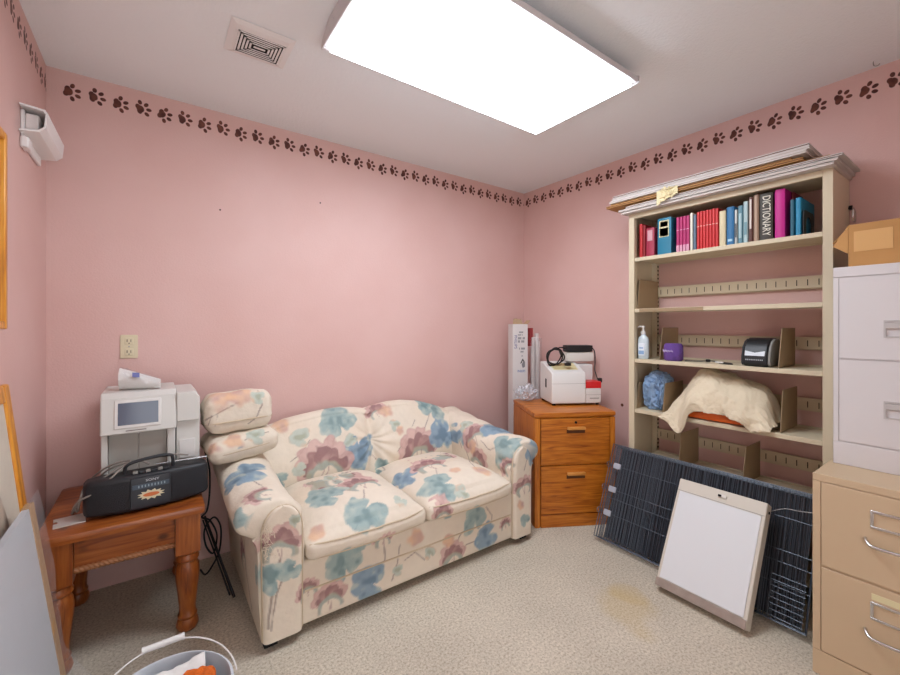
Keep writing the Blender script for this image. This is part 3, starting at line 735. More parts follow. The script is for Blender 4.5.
#MOTIFS_BEGIN
PRINT = [(0.881, 2.374, 0.693, 0.01, -0.81, 0.59, 'leaf', 0.125, 0.3, 'teal'),
 (0.984, 2.289, 0.517, -0.01, -0.95, 0.32, 'leaf', 0.125, 2.9, 'blue'),
 (0.775, 2.275, 0.451, -0.0, -1.0, 0.03, 'lotus', 0.185, 0, '-'),
 (0.563, 2.416, 0.712, -0.25, -0.43, 0.87, 'peach', 0.062, 0, '-'),
 (1.132, 2.285, 0.399, -0.45, -0.88, -0.15, 'leaf', 0.055, 0.5, 'teal'),
 (1.153, 2.397, 0.709, 0.03, -0.84, 0.55, 'lotus', 0.09, 0.2, '-'),
 (1.21, 2.385, 0.711, -0.07, -0.78, 0.63, 'peach', 0.065, 0, '-'),
 (1.4, 2.275, 0.439, -0.0, -1.0, -0.01, 'lotus', 0.176, 0.05, '-'),
 (1.583, 2.398, 0.677, 0.19, -0.75, 0.63, 'leaf', 0.112, -0.7, 'teal'),
 (1.595, 2.293, 0.523, 0.06, -0.92, 0.38, 'leaf', 0.13, 1.9, 'blue'),
 (1.516, 2.411, 0.718, 0.22, -0.63, 0.74, 'leaf', 0.076, 0.4, 'teal'),
 (1.67, 2.05, 0.537, -0.93, -0.06, 0.37, 'lotus', 0.129, 0.3, '-'),
 (1.806, 1.98, 0.596, 0.07, -0.15, 0.99, 'leaf', 0.124, 1.2, 'blue'),
 (1.696, 1.781, 0.557, -0.26, 0.04, 0.96, 'leaf', 0.101, 2.2, 'teal'),
 (1.654, 1.991, 0.395, -1.0, 0.0, 0.04, 'lotus', 0.107, -0.6, '-'),
 (1.657, 2.055, 0.487, -0.99, -0.01, 0.14, 'peach', 0.058, 0, '-'),
 (1.825, 1.702, 0.506, 0.0, -1.0, 0.0, 'leaf', 0.078, 1.0, 'blue'),
 (1.739, 1.675, 0.319, 0.0, -1.0, 0.0, 'lotus', 0.087, 0.2, '-'),
 (1.714, 1.676, 0.226, -0.0, -1.0, 0.0, 'peach', 0.04, 0, '-'),
 (0.342, 2.041, 0.598, -0.18, 0.04, 0.98, 'leaf', 0.109, 1.5, 'blue'),
 (0.286, 1.991, 0.58, -0.5, 0.03, 0.87, 'leaf', 0.07, 0.3, 'blue'),
 (0.348, 1.773, 0.586, -0.01, -0.13, 0.99, 'lotus', 0.076, 1.2, '-'),
 (0.535, 2.276, 0.447, -0.0, -1.0, 0.05, 'leaf', 0.048, 1.0, 'teal'),
 (0.394, 1.675, 0.397, 0.0, -1.0, 0.0, 'lotus', 0.101, -0.05, '-'),
 (0.368, 1.676, 0.294, -0.01, -1.0, -0.0, 'leaf', 0.065, 0.6, 'teal'),
 (0.431, 1.676, 0.299, 0.0, -1.0, 0.0, 'leaf', 0.051, 2.2, 'teal'),
 (0.322, 2.044, 0.222, -1.0, 0.0, -0.03, 'lotus', 0.081, 0.8, '-'),
 (0.259, 1.708, 0.531, -0.3, -0.94, 0.17, 'leaf', 0.038, 0.2, 'teal'),
 (0.854, 1.949, 0.456, 0.09, 0.05, 0.99, 'lotus', 0.132, 0.0, '-'),
 (0.659, 1.935, 0.452, -0.18, -0.11, 0.98, 'leaf', 0.115, 0.8, 'teal'),
 (0.761, 1.716, 0.425, 0.04, -0.45, 0.89, 'leaf', 0.108, 2.2, 'teal'),
 (0.545, 1.713, 0.391, -0.31, -0.6, 0.74, 'peach', 0.05, 0, '-'),
 (0.751, 2.127, 0.455, -0.01, 0.03, 1.0, 'leaf', 0.053, 2, 'pale'),
 (1.139, 1.988, 0.424, -0.45, -0.05, 0.89, 'leaf', 0.1, 1.0, 'blue'),
 (1.283, 1.976, 0.455, -0.03, -0.0, 1.0, 'lotus', 0.127, 0.1, '-'),
 (1.2, 1.771, 0.434, -0.1, -0.19, 0.98, 'leaf', 0.115, 1.4, 'teal'),
 (1.523, 1.788, 0.436, 0.25, -0.09, 0.96, 'peach', 0.069, 0, '-'),
 (1.366, 1.846, 0.452, 0.04, -0.12, 0.99, 'peach', 0.045, 0, '-'),
 (1.155, 1.661, 0.32, -0.08, -0.9, -0.43, 'lotus', 0.069, 0.1, '-'),
 (0.847, 1.698, 0.28, 0.0, -1.0, 0.09, 'lotus', 0.06, 0.1, '-'),
 (0.66, 1.696, 0.239, 0.0, -1.0, -0.01, 'leaf', 0.095, 0.4, 'teal'),
 (0.778, 1.7, 0.112, 0.0, -1.0, 0.0, 'leaf', 0.099, 1.2, 'blue'),
 (0.6, 1.7, 0.101, 0.0, -1.0, 0.0, 'lotus', 0.089, 0.1, '-'),
 (0.501, 1.7, 0.173, 0.0, -1.0, 0.0, 'lotus', 0.061, 0.3, '-'),
 (1.245, 1.7, 0.065, 0.0, -1.0, 0.0, 'lotus', 0.098, 0.1, '-'),
 (1.22, 1.7, 0.16, 0.0, -1.0, 0.0, 'peach', 0.046, 0, '-'),
 (1.381, 1.696, 0.23, 0.0, -1.0, -0.03, 'leaf', 0.091, 0.2, 'teal'),
 (1.476, 1.7, 0.103, 0.0, -1.0, 0.0, 'leaf', 0.093, 1.9, 'blue'),
 (1.021, 1.696, 0.242, 0.0, -1.0, 0.01, 'peach', 0.058, 0, '-'),
 (0.925, 1.7, 0.115, 0.0, -1.0, 0.0, 'leaf', 0.033, 1, 'pale'),
 (0.639, 2.278, 0.478, -0.01, -0.99, 0.14, 'leaf', 0.043, 1.5, 'pale'),
 (1.245, 2.327, 0.627, -0.01, -0.85, 0.52, 'leaf', 0.045, 0.5, 'pale'),
 (0.657, 2.344, 0.634, -0.06, -0.82, 0.56, 'leaf', 0.061, 1.2, 'pale'),
 (1.293, 1.687, 0.398, 0.0, -0.52, 0.85, 'leaf', 0.047, 1.5, 'pale'),
 (1.65, 1.717, 0.441, -0.8, -0.41, 0.44, 'lotus', 0.063, 0.4, '-'),
 (0.958, 1.74, 0.421, 0.26, -0.25, 0.93, 'leaf', 0.039, 2.0, 'pale'),
 (1.104, 1.7, 0.141, 0.0, -1.0, 0.0, 'leaf', 0.04, 0.3, 'pale'),
 (1.611, 1.7, 0.131, 0.0, -1.0, 0.0, 'lotus', 0.051, 0.2, '-'),
 (1.747, 1.676, 0.131, 0.0, -1.0, 0.0, 'leaf', 0.047, 0.5, 'teal'),
 (0.45, 1.676, 0.49, 0.05, -1.0, 0.01, 'leaf', 0.028, 0.6, 'pale'),
 (0.936, 2.31, 0.585, 0.06, -0.93, 0.35, 'leaf', 0.047, 2.1, 'pale'),
 (1.273, 2.312, 0.594, -0.01, -0.92, 0.4, 'peach', 0.045, 0, '-'),
 (1.701, 2.185, 0.59, -0.65, -0.18, 0.74, 'leaf', 0.054, 0.2, 'pale')]
STEMS = [([(0.875, 2.36, 0.673), (0.863, 2.343, 0.648), (0.852, 2.328, 0.624), (0.841, 2.315, 0.6), (0.831, 2.303, 0.575), (0.82, 2.292, 0.547), (0.809, 2.284, 0.518), (0.8, 2.278, 0.488), (0.792, 2.276, 0.458)], 0.0078), ([(1.012, 2.309, 0.573), (1.021, 2.293, 0.553), (1.038, 2.295, 0.527), (1.058, 2.304, 0.498), (1.08, 2.316, 0.468), (1.098, 2.307, 0.444), (1.113, 2.294, 0.422), (1.131, 2.285, 0.398), (1.109, 2.198, 0.404)], 0.0059), ([(1.402, 2.278, 0.484), (1.412, 2.282, 0.506), (1.423, 2.287, 0.527), (1.435, 2.295, 0.548), (1.449, 2.304, 0.569), (1.469, 2.317, 0.594), (1.492, 2.334, 0.618), (1.517, 2.355, 0.641), (1.545, 2.378, 0.664)], 0.0059), ([(1.587, 2.281, 0.486), (1.577, 2.277, 0.461), (1.57, 2.275, 0.436), (1.523, 2.215, 0.432), (1.431, 2.09, 0.455)], 0.0059), ([(0.394, 1.675, 0.351), (0.387, 1.676, 0.324), (0.379, 1.676, 0.298), (0.372, 1.676, 0.271), (0.365, 1.676, 0.245), (0.361, 1.676, 0.21), (0.358, 1.676, 0.175), (0.354, 1.676, 0.139), (0.351, 1.677, 0.104)], 0.0098), ([(0.431, 1.676, 0.33), (0.418, 1.675, 0.302), (0.405, 1.675, 0.275), (0.392, 1.676, 0.247), (0.379, 1.676, 0.22), (0.375, 1.676, 0.188), (0.37, 1.676, 0.156), (0.366, 1.676, 0.125), (0.361, 1.676, 0.093)], 0.0078), ([(0.66, 1.696, 0.252), (0.654, 1.696, 0.233), (0.647, 1.697, 0.213), (0.641, 1.699, 0.193), (0.634, 1.697, 0.175), (0.621, 1.7, 0.157), (0.607, 1.7, 0.141), (0.593, 1.7, 0.125), (0.579, 1.7, 0.109)], 0.0068), ([(0.778, 1.7, 0.143), (0.798, 1.7, 0.153), (0.817, 1.7, 0.164), (0.835, 1.696, 0.176), (0.857, 1.7, 0.184), (0.855, 1.698, 0.203), (0.853, 1.696, 0.222), (0.852, 1.696, 0.239), (0.851, 1.696, 0.257)], 0.0068), ([(0.934, 1.696, 0.231), (0.931, 1.697, 0.214), (0.93, 1.698, 0.196), (0.926, 1.696, 0.181), (0.925, 1.7, 0.162), (0.917, 1.7, 0.141), (0.909, 1.7, 0.12), (0.901, 1.7, 0.1), (0.894, 1.7, 0.079)], 0.0068), ([(1.245, 1.7, 0.106), (1.256, 1.7, 0.122), (1.268, 1.7, 0.138), (1.279, 1.7, 0.154), (1.29, 1.7, 0.17), (1.312, 1.698, 0.181), (1.336, 1.699, 0.191), (1.359, 1.698, 0.202), (1.382, 1.697, 0.213)], 0.0064), ([(1.412, 1.7, 0.106), (1.391, 1.7, 0.106), (1.371, 1.7, 0.106), (1.35, 1.7, 0.105), (1.33, 1.7, 0.105), (1.312, 1.7, 0.085), (1.294, 1.7, 0.064)], 0.0059), ([(0.793, 1.787, 0.446), (0.808, 1.82, 0.45), (0.823, 1.854, 0.454), (0.842, 1.899, 0.455), (0.862, 1.943, 0.456)], 0.0059), ([(1.25, 1.845, 0.448), (1.266, 1.882, 0.452), (1.283, 1.924, 0.455), (1.306, 1.974, 0.455), (1.325, 2.019, 0.458)], 0.0059), ([(0.679, 1.995, 0.452), (0.703, 1.991, 0.454), (0.728, 1.989, 0.455), (0.754, 1.99, 0.455), (0.78, 1.989, 0.455), (0.799, 1.982, 0.457), (0.82, 1.978, 0.457), (0.843, 1.978, 0.456), (0.866, 1.977, 0.455)], 0.0059), ([(1.674, 1.995, 0.536), (1.671, 1.967, 0.527), (1.667, 1.939, 0.519), (1.664, 1.912, 0.51), (1.662, 1.886, 0.502), (1.665, 1.867, 0.512), (1.669, 1.849, 0.521), (1.674, 1.832, 0.531), (1.681, 1.817, 0.539)], 0.0059), ([(1.655, 2.115, 0.446), (1.655, 2.105, 0.429), (1.655, 2.094, 0.413), (1.654, 2.083, 0.396), (1.551, 1.942, 0.435), (1.523, 1.888, 0.443), (1.507, 1.85, 0.445), (1.494, 1.816, 0.445), (1.487, 1.79, 0.442)], 0.0059), ([(1.739, 1.676, 0.423), (1.745, 1.676, 0.437), (1.751, 1.675, 0.45), (1.757, 1.676, 0.463), (1.763, 1.676, 0.477), (1.772, 1.676, 0.49), (1.781, 1.676, 0.503), (1.817, 1.702, 0.504), (1.825, 1.702, 0.518)], 0.0059), ([(0.338, 1.967, 0.594), (0.346, 1.946, 0.59), (0.354, 1.924, 0.586), (0.361, 1.898, 0.584), (0.365, 1.86, 0.586), (0.363, 1.809, 0.589), (0.364, 1.775, 0.585), (0.365, 1.743, 0.582), (0.366, 1.714, 0.577)], 0.0059), ([(0.32, 2.003, 0.312), (0.32, 1.995, 0.282), (0.321, 1.988, 0.252), (0.322, 1.981, 0.222), (0.323, 1.977, 0.191), (0.325, 1.953, 0.158), (0.328, 1.931, 0.125), (0.329, 1.907, 0.095), (0.331, 1.881, 0.066)], 0.0098), ([(0.963, 1.7, 0.149), (0.976, 1.7, 0.154), (0.99, 1.7, 0.159), (1.004, 1.7, 0.164), (1.018, 1.7, 0.169), (1.032, 1.7, 0.155), (1.046, 1.7, 0.141), (1.06, 1.7, 0.126), (1.075, 1.7, 0.111)], 0.0054), ([(1.4, 2.338, 0.636), (1.371, 2.321, 0.61), (1.344, 2.307, 0.584), (1.319, 2.296, 0.558), (1.295, 2.287, 0.532), (1.274, 2.282, 0.512), (1.255, 2.28, 0.492), (1.235, 2.276, 0.474), (1.216, 2.273, 0.454)], 0.0054), ([(0.708, 2.33, 0.618), (0.692, 2.321, 0.601), (0.676, 2.313, 0.585), (0.66, 2.306, 0.569), (0.645, 2.299, 0.553), (0.631, 2.297, 0.547), (0.617, 2.295, 0.54), (0.603, 2.293, 0.534), (0.59, 2.291, 0.527)], 0.0054), ([(1.655, 2.158, 0.449), (1.655, 2.17, 0.463), (1.656, 2.181, 0.477), (1.657, 2.193, 0.491), (1.658, 2.207, 0.504), (1.663, 2.179, 0.523), (1.669, 2.155, 0.541), (1.678, 2.134, 0.557), (1.691, 2.118, 0.572)], 0.0059), ([(1.467, 1.697, 0.268), (1.48, 1.696, 0.252), (1.495, 1.696, 0.234), (1.51, 1.697, 0.216), (1.508, 1.699, 0.188), (1.505, 1.7, 0.161), (1.502, 1.7, 0.134), (1.498, 1.7, 0.108)], 0.0054), ([(0.189, 2.21, 0.823), (0.203, 2.197, 0.833), (0.217, 2.191, 0.841), (0.232, 2.191, 0.848), (0.248, 2.192, 0.856), (0.269, 2.194, 0.865), (0.29, 2.197, 0.874), (0.312, 2.2, 0.883), (0.334, 2.203, 0.892)], 0.0064), ([(0.421, 2.237, 0.938), (0.422, 2.218, 0.921), (0.425, 2.209, 0.903), (0.429, 2.204, 0.885), (0.433, 2.202, 0.866), (0.425, 2.2, 0.851), (0.418, 2.198, 0.836), (0.411, 2.196, 0.821), (0.403, 2.191, 0.807), (0.395, 2.197, 0.8), (0.386, 2.198, 0.793), (0.378, 2.199, 0.787), (0.369, 2.201, 0.781)], 0.0064), ([(0.2, 2.198, 0.8), (0.203, 2.194, 0.812), (0.207, 2.192, 0.824), (0.211, 2.192, 0.835), (0.215, 2.192, 0.846)], 0.0049), ([(0.227, 2.19, 0.793), (0.23, 2.188, 0.807), (0.233, 2.188, 0.821), (0.236, 2.189, 0.834), (0.24, 2.191, 0.848)], 0.0049), ([(0.348, 2.154, 0.716), (0.365, 2.157, 0.72), (0.382, 2.161, 0.724), (0.399, 2.164, 0.728), (0.417, 2.167, 0.732), (0.426, 2.167, 0.733), (0.435, 2.167, 0.734), (0.444, 2.168, 0.735), (0.454, 2.169, 0.735)], 0.0059)]
#MOTIFS_END

def fabric_paint(bm, extra=(), region=None):
    bmesh.ops.recalc_face_normals(bm, faces=bm.faces)
    bm.normal_update()
    V = np.array([v.co for v in bm.verts]); Nn = np.array([v.normal for v in bm.verts])
    base = vnoise(V, 9, 3.1); fine = vnoise(V, 60, 1.7)
    C = np.repeat(CREAM[None], len(V), 0)*(1+.10*(base-.5)+.05*(fine-.5))[:, None]
    blush = sstep(.6, .9, vnoise(V, 5, 8.8)); C = mixc(C, blush*.25, np.array(lin('d9bfa2')))
    wob = np.stack([vnoise(V, 22, 11.)-.5, vnoise(V, 22, 23.)-.5, vnoise(V, 22, 37.)-.5], 1)
    for pts, wd in STEMS:
        P = [np.array(p) for p in pts]; d = np.full(len(V), 9.)
        for a, b in zip(P, P[1:]):
            ab = b-a; t = np.clip(((V-a)@ab)/max(1e-9, ab@ab), 0, 1); d = np.minimum(d, np.linalg.norm(V-a-t[:, None]*ab+wob*.006, axis=1))
        C = mixc(C, (1-sstep(wd*.30, wd*.75, d))*.75, PAL['stem'])
    for cx, cy, cz, nx, ny, nz, kind, size, ang, pal in list(PRINT)+list(extra):
        c = np.array((cx, cy, cz)); n = np.array((nx, ny, nz)); n = n/np.linalg.norm(n)
        D = V-c; near = (np.linalg.norm(D, axis=1) < size*1.5) & (Nn@n > -.05)
        if not near.any(): continue
        up = np.array((0, .6, .8)) if nz > .3 else np.array((0, 0, 1.)); up = up-n*(up@n); up /= np.linalg.norm(up)
        rt = np.cross(up, n)
        Q = D[near]+wob[near]*size*.22
        u = Q@rt/size; v = Q@up/size; ca, sa = math.cos(ang), math.sin(ang); u, v = u*ca+v*sa, v*ca-u*sa
        n1 = vnoise(V[near], 26, cx*7); n2 = vnoise(V[near], 38, cy*5+2)
        m, col = MOTIF[kind](u, v, n1, n2, pal)
        C[near] = C[near]*(1-m[:, None])+col*m[:, None]
    lay = bm.verts.layers.float_color.new('print')
    for v, c in zip(bm.verts, C): v[lay] = (c[0], c[1], c[2], 1)

M_fab = bpy.data.materials.new('floral printed cotton'); M_fab.use_nodes = True
nt = M_fab.node_tree; N = nt.nodes; L = nt.links; b = N['Principled BSDF']; b.inputs['Roughness'].default_value = .75; b.inputs['Specular IOR Level'].default_value = .25
at = N.new('ShaderNodeAttribute'); at.attribute_name = 'print'; L.new(at.outputs[0], b.inputs['Base Color'])
tc = N.new('ShaderNodeTexCoord'); n = N.new('ShaderNodeTexNoise'); n.inputs['Scale'].default_value = 14; n.inputs['Detail'].default_value = 6; L.new(tc.outputs['Object'], n.inputs['Vector'])
bp = N.new('ShaderNodeBump'); bp.inputs['Strength'].default_value = .35; bp.inputs['Distance'].default_value = .02; L.new(n.outputs[0], bp.inputs['Height']); L.new(bp.outputs[0], b.inputs['Normal'])
M_piping = mat('beige piping cord', 'cdbba0', .8)

# ------------------------------------------------------------------ loveseat
t = thing('loveseat', 'cream two seat loveseat with blue and mauve floral print along the back wall', 'sofa', (1.07, 2.1, 0))
RES = .006
XI0, XI1 = .49, 1.655           # inner faces of the arms
bm = B()
rbox(bm, (XI0-.10, 1.70, .04), (XI1+.10, 2.48, .30), .012, RES, lambda x, y, z: (x, y-(.004*math.sin(PI*min(1, max(0, (z-.18)/.12))) if z > .18 and y < 1.8 else 0), z))
fabric_paint(bm); part('base', bm, M_fab, t, smooth=50)
bm = B(); tube(bm, [(XI0+.005, 1.6985, .178), (XI1-.005, 1.6985, .178)], .0035, 6); part('piping', bm, M_piping, t)

ARM = crv([(p[0], p[1], 0) for p in [(.02, .06), (0, .30), (0, .42), (.004, .49), (.03, .545), (.075, .578), (.13, .585), (.19, .575), (.236, .545), (.250, .51), (.238, .475), (.205, .452), (.182, .43), (.172, .39), (.170, .3), (.167, .2), (.162, .12), (.158, .04)]], 11)
ARM = [(p.x, p.y) for p in ARM]
def arm(sx, xi):
    bm = B(); ny = 130; na = len(ARM)
    def f(u, v):
        o, z = ARM[min(na-1, int(round(v*(na-1))))]
        y = 1.702+u*.80
        k = min(1, (y-1.702)/.035); s = .80+.20*math.sqrt(max(0, 1-(1-k)**2))
        o = .10+(o-.10)*s if z > .44 else o
        if z > .44: z = .50+(z-.50)*s
        if z > .44: z += .07*max(0, (y-1.85)/.65)**1.3*min(1, (z-.44)/.08)
        # soft pleats at the front of the inner face and folds over the roll
        if o < .05 and z < .56: o -= .010*math.exp(-((y-1.76)/.05)**2)*(1+.5*math.sin(z*90))
        if z > .5: z += .004*math.sin(y*34+o*20)*min(1, (z-.5)/.05)
        return (xi-sx*o if sx > 0 else xi+o, y, z)
    V = grid(bm, ny, na, f)
    bm.faces.new([r for r in V[0]]); bm.faces.new([r for r in V[-1]][::-1])
    fabric_paint(bm); a = part('arm', bm, M_fab, t, smooth=60)
    # upright front panel with rounded top
    bm = B()
    def edge(z):
        lo, hi = .006, .160
        if z > .45:
            k = min(1, (z-.45)/.105); w = math.sqrt(max(0, 1-k*k)); c = .083; return c-(c-lo)*max(w, .02)-.0, c+(hi-c)*max(w, .02)
        return lo, hi-(.004*(1-z/.45))
    def g2(u, v):
        z = .04+v*.515; lo, hi = edge(z); o = lo+u*(hi-lo)
        e = max(abs(2*u-1), 0); d = .026*math.sqrt(max(0, 1-e**8))
        return (xi-o if sx > 0 else xi+o, 1.7015-d, z)
    grid(bm, 34, 96, g2)
    fabric_paint(bm); p = part('arm_front', bm, M_fab, a, smooth=60)
    pts = [(0, z) for z in ()]
    bm = B(); outl = []
    for k in range(0, 40): z = .045+k/39*.508; outl.append((edge(z)[0], z))
    for k in range(39, -1, -1): z = .045+k/39*.508; outl.append((edge(z)[1], z))
    tube(bm, [(xi-o if sx > 0 else xi+o, 1.694, z) for o, z in outl], .0032, 6); part('piping', bm, M_piping, p, smooth=60)
    return a
AL = arm(1, XI0); AR = arm(-1, XI1)
# frayed threads where the left arm front has been scratched
bm = B(); rr = random.Random(3)
for k in range(46):
    z = .40+.13*rr.random()-.02; x = .333+.02*rr.random()+.0
    p = Vector((x, 1.676-.006*rr.random(), z)); q = p+Vector((rr.uniform(-.018, .018), -.006-.008*rr.random(), rr.uniform(-.03, .012))); r = q+Vector((rr.uniform(-.012, .012), -.003, rr.uniform(-.02, .004)))
    tube(bm, [p, q, r], .0009, 4)
part('frayed_threads', bm, mat('frayed cream threads', 'd8c8b2', .9), AL, smooth=0, label='frayed scratched threads on the arm front')

TOP = [(.34, .66), (.45, .695), (.52, .715), (.60, .738), (.70, .752), (.82, .765), (.93, .768), (1.02, .756), (1.085, .742), (1.15, .757), (1.25, .768), (1.35, .768), (1.48, .748), (1.60, .712), (1.70, .672), (1.79, .635)]
def topz(x):
    xs = [p[0] for p in TOP]; zs = [p[1] for p in TOP]; return float(np.interp(x, xs, zs))
bm = B()
def back(u, v):
    x = .34+u*1.45; tz = topz(x)-.008
    d = abs(x-1.085); crease = math.exp(-(d/.035)**2)
    endl = max(0, (.50-x)/.16); endr = max(0, (x-1.64)/.15)
    bul = .045*math.sin(PI*min(1, max(0, v/.62)))*(1-.8*crease)
    if v < .62:
        k = v/.62; y = 2.285+.115*k**1.3-bul*.9; z = .36+(tz-.03-.36)*k
    elif v < .80:
        k = (v-.62)/.18; a = PI*k; y = 2.40+.05*(1-math.cos(a)); z = tz-.03+.03*math.sin(a)
        y += .004*0
    else:
        k = (v-.80)/.20; y = 2.50+.02*k; z = tz-.03-(tz-.13)*k
    y += .012*crease*(1 if v < .62 else 0)
    y -= .10*(endl**1.5+endr**1.5)*max(0, 1-v/.7)
    rad = .005*math.sin(14*math.atan2(z-.56, d+.02))*math.exp(-((d-.08)/.09)**2)
    if v < .62: y += rad
    return (x, y, z)
grid(bm, 230, 130, back)
fabric_paint(bm); part('backrest', bm, M_fab, t, smooth=70)

for (x0, x1) in ((XI0+.008, 1.070), (1.076, XI1-.008)):
    xc, hw = (x0+x1)/2, (x1-x0)/2
    def cu(x, y, z):
        a = (x-xc)/hw; b = (y-2.0)/.335
        crown = (1-min(1, abs(a))**3.2)*(1-min(1, abs(b))**4)
        top = min(1, max(0, (z-.335)/.03))
        z2 = z+.078*crown*top-.012*(1-top)*0
        y2 = y-(.018*(1-a*a) if y < 1.8 else 0)
        if y < 1.72: z2 += -.012*(1-a*a)*top
        z2 += .0045*fbm(x*9, y*9, 1)*top
        x2 = x+(.006*math.sin(PI*min(1, max(0, (y-1.665)/.67)))*a)
        return x2, y2, z2
    bm = B(); rbox(bm, (x0, 1.668, .302), (x1, 2.335, .378), .028, RES, cu)
    fabric_paint(bm); c = part('seat_cushion', bm, M_fab, t, smooth=70)
    for zz, yo in ((.369, .007), (.311, .007)):
        bm = B(); pts = []
        for k in range(41):
            x = x0+.012+(x1-x0-.024)*k/40; p = cu(x, 1.668+yo, zz); e = abs(k-20)/20
            pts.append((p[0], p[1]-.0015+.012*e**10, p[2]+.0015))
        tube(bm, pts, .0034, 6); part('piping', bm, M_piping, c, smooth=60)
for fx, fy in ((.37, 1.74), (1.775, 1.74), (.37, 2.44), (1.775, 2.44)):
    bm = B(); box(bm, (fx-.025, fy-.025, .0005), (fx+.025, fy+.025, .0395)); part('foot', bm, M_dark, t, smooth=0)

# two loose pillows stacked on the left arm
def pillow(name, lb, c, size, rot, pw, seed, extra):
    hx, hy, hz = size
    Mq = Matrix.Translation(c) @ rot
    t = thing(name, lb, 'pillow', c, 0, 'loose pillows on the left arm of the loveseat')
    bm = B()
    def pf(x, y, z):
        a, b = abs(x)/hx, abs(y)/hy
        k = (max(0, 1-a**pw)*max(0, 1-b**pw))**.5
        zz = z*(.44+.62*k)
        f = 1-.05*(b**2)*(a**4); 
        p = Vector((x*(1-.06*(1-b*b)*a**3*0), y, zz)) * 1.0
        n = fbm(x*11+seed, y*11, z*6+seed, 3)
        p.z += .006*n; p.x += .004*fbm(y*20, z*20, seed)
        return Mq @ p
    rbox(bm, (-hx, -hy, -hz), (hx, hy, hz), min(hz*.95, .04), .0055, pf)
    fabric_paint(bm, extra); part('cover', bm, M_fab, t, smooth=70)
    bm = B(); zo = -hz*.5 if pw > 5 else 0
    loop = [Mq @ Vector((hx*1.0*math.copysign(min(1, abs(math.cos(a))**.35), math.cos(a)), hy*math.copysign(min(1, abs(math.sin(a))**.35), math.sin(a)), zo)) for a in [2*PI*k/64 for k in range(64)]]
    tube(bm, loop, .003, 6, True); part('piping', bm, M_piping, t, smooth=60)
    return t
#PILLOWS_BEGIN
PILLOW_A = PILLOW_B = [(0.337, 2.224, 0.927, 0.02, -0.74, 0.67, 'peach', 0.073, 0, '-'), (0.259, 2.215, 0.917, 0.14, -0.74, 0.65, 'peach', 0.076, 0.6, '-'), (0.416, 2.212, 0.911, 0.04, -0.91, 0.41, 'leaf', 0.04, 1.0, 'pale'), (0.294, 2.162, 0.723, -0.12, -0.7, 0.71, 'peach', 0.057, 0, '-'), (0.398, 2.163, 0.726, -0.0, -0.77, 0.64, 'leaf', 0.049, 1.2, 'pale'), (0.213, 2.165, 0.699, -0.83, -0.3, 0.47, 'peach', 0.041, 0.3, '-')]
#PILLOWS_END
pillow('throw_pillow', 'lower flat floral pillow lying on the left arm of the loveseat', Vector((.345, 2.275, .686)), (.155, .13, .058), Matrix.Rotation(-.10, 4, 'Y') @ Matrix.Rotation(.1, 4, 'X') @ Matrix.Rotation(.08, 4, 'Z'), 5, 1.3, PILLOW_A)
pillow('throw_pillow', 'upper thick floral pillow stacked on the flat one beside the lab instrument', Vector((.333, 2.30, .838)), (.150, .105, .090), Matrix.Rotation(-.04, 4, 'Y') @ Matrix.Rotation(-.12, 4, 'X') @ Matrix.Rotation(.05, 4, 'Z'), 6, 4.2, PILLOW_B)
# ------------------------------------------------------------------ oak two drawer filing cabinet, turned across the corner
M_oakX = wood('golden oak, along x', '8a440d', 'b8691a', 'd0842e', 'X', 1.2, .35)
M_oakL = wood('pale oak', 'b57428', 'd4924a', 'e0a65c', 'X', 1.2, .35)
M_oakZ = wood('golden oak, along z', '9a4f10', 'c0701c', 'd38730', 'Z', 1.2, .35)
TH = math.radians(-29.4); CO = (1.915, 1.756)
t = thing('wooden_filing_cabinet', 'golden oak two drawer filing cabinet between the loveseat and the bookcase', 'filing cabinet', (*CO, 0), TH)
W_, D_, HC = .53, .50, .72
bm = B(); rbox(bm, (-.004, -.006, HC-.035), (W_+.004, D_, HC), .012, .03); part('top', bm, M_oakX, t, local=True)
bm = B(); box(bm, (0, 0.012, .0008), (W_, D_-.004, HC-.0355)); part('carcass', bm, M_oakZ, t, local=True, bevel=.004)
for x0 in (0.001, W_-.036):
    bm = B(); rbox(bm, (x0, -.003, .0008), (x0+.035, .0115, HC-.0355), .005, .03); part('corner_post', bm, M_oakZ, t, local=True)
for z0, z1 in ((.392, .680), (.085, .384)):
    bm = B(); rbox(bm, (.040, -.006, z0), (W_-.040, .0115, z1), .004, .03); d = part('drawer', bm, M_oakX, t, local=True)
    zc = z1-.062 if z1 > .5 else z1-.05
    bm = B(); rbox(bm, (W_/2-.060, -.030, zc-.008), (W_/2+.060, -.005, zc+.012), .007, .012)
    part('handle', bm, M_oakL, d, local=True, label='paler oak pull')
    bm = B(); box(bm, (W_/2-.060, -.0075, zc-.030), (W_/2+.060, -.0062, zc-.0085)); part('pull_shade', bm, mat('painted pull shade', '5e3511', .6), d, local=True, smooth=0)  # dark strip painted in for the shade under the pull
bm = B(); cyl(bm, (W_/2, -.010, .655), (W_/2, -.0055, .655), .008, n=16); part('lock', bm, M_dark, t, local=True)
part('plinth', BX((.040, -.002, .0008), (W_-.040, .0115, .080)), M_oakX, t, local=True, bevel=.002)
def cab(x, y, z): return Matrix.Translation((*CO, 0)) @ Matrix.Rotation(TH, 4, 'Z') @ Vector((x, y, z))

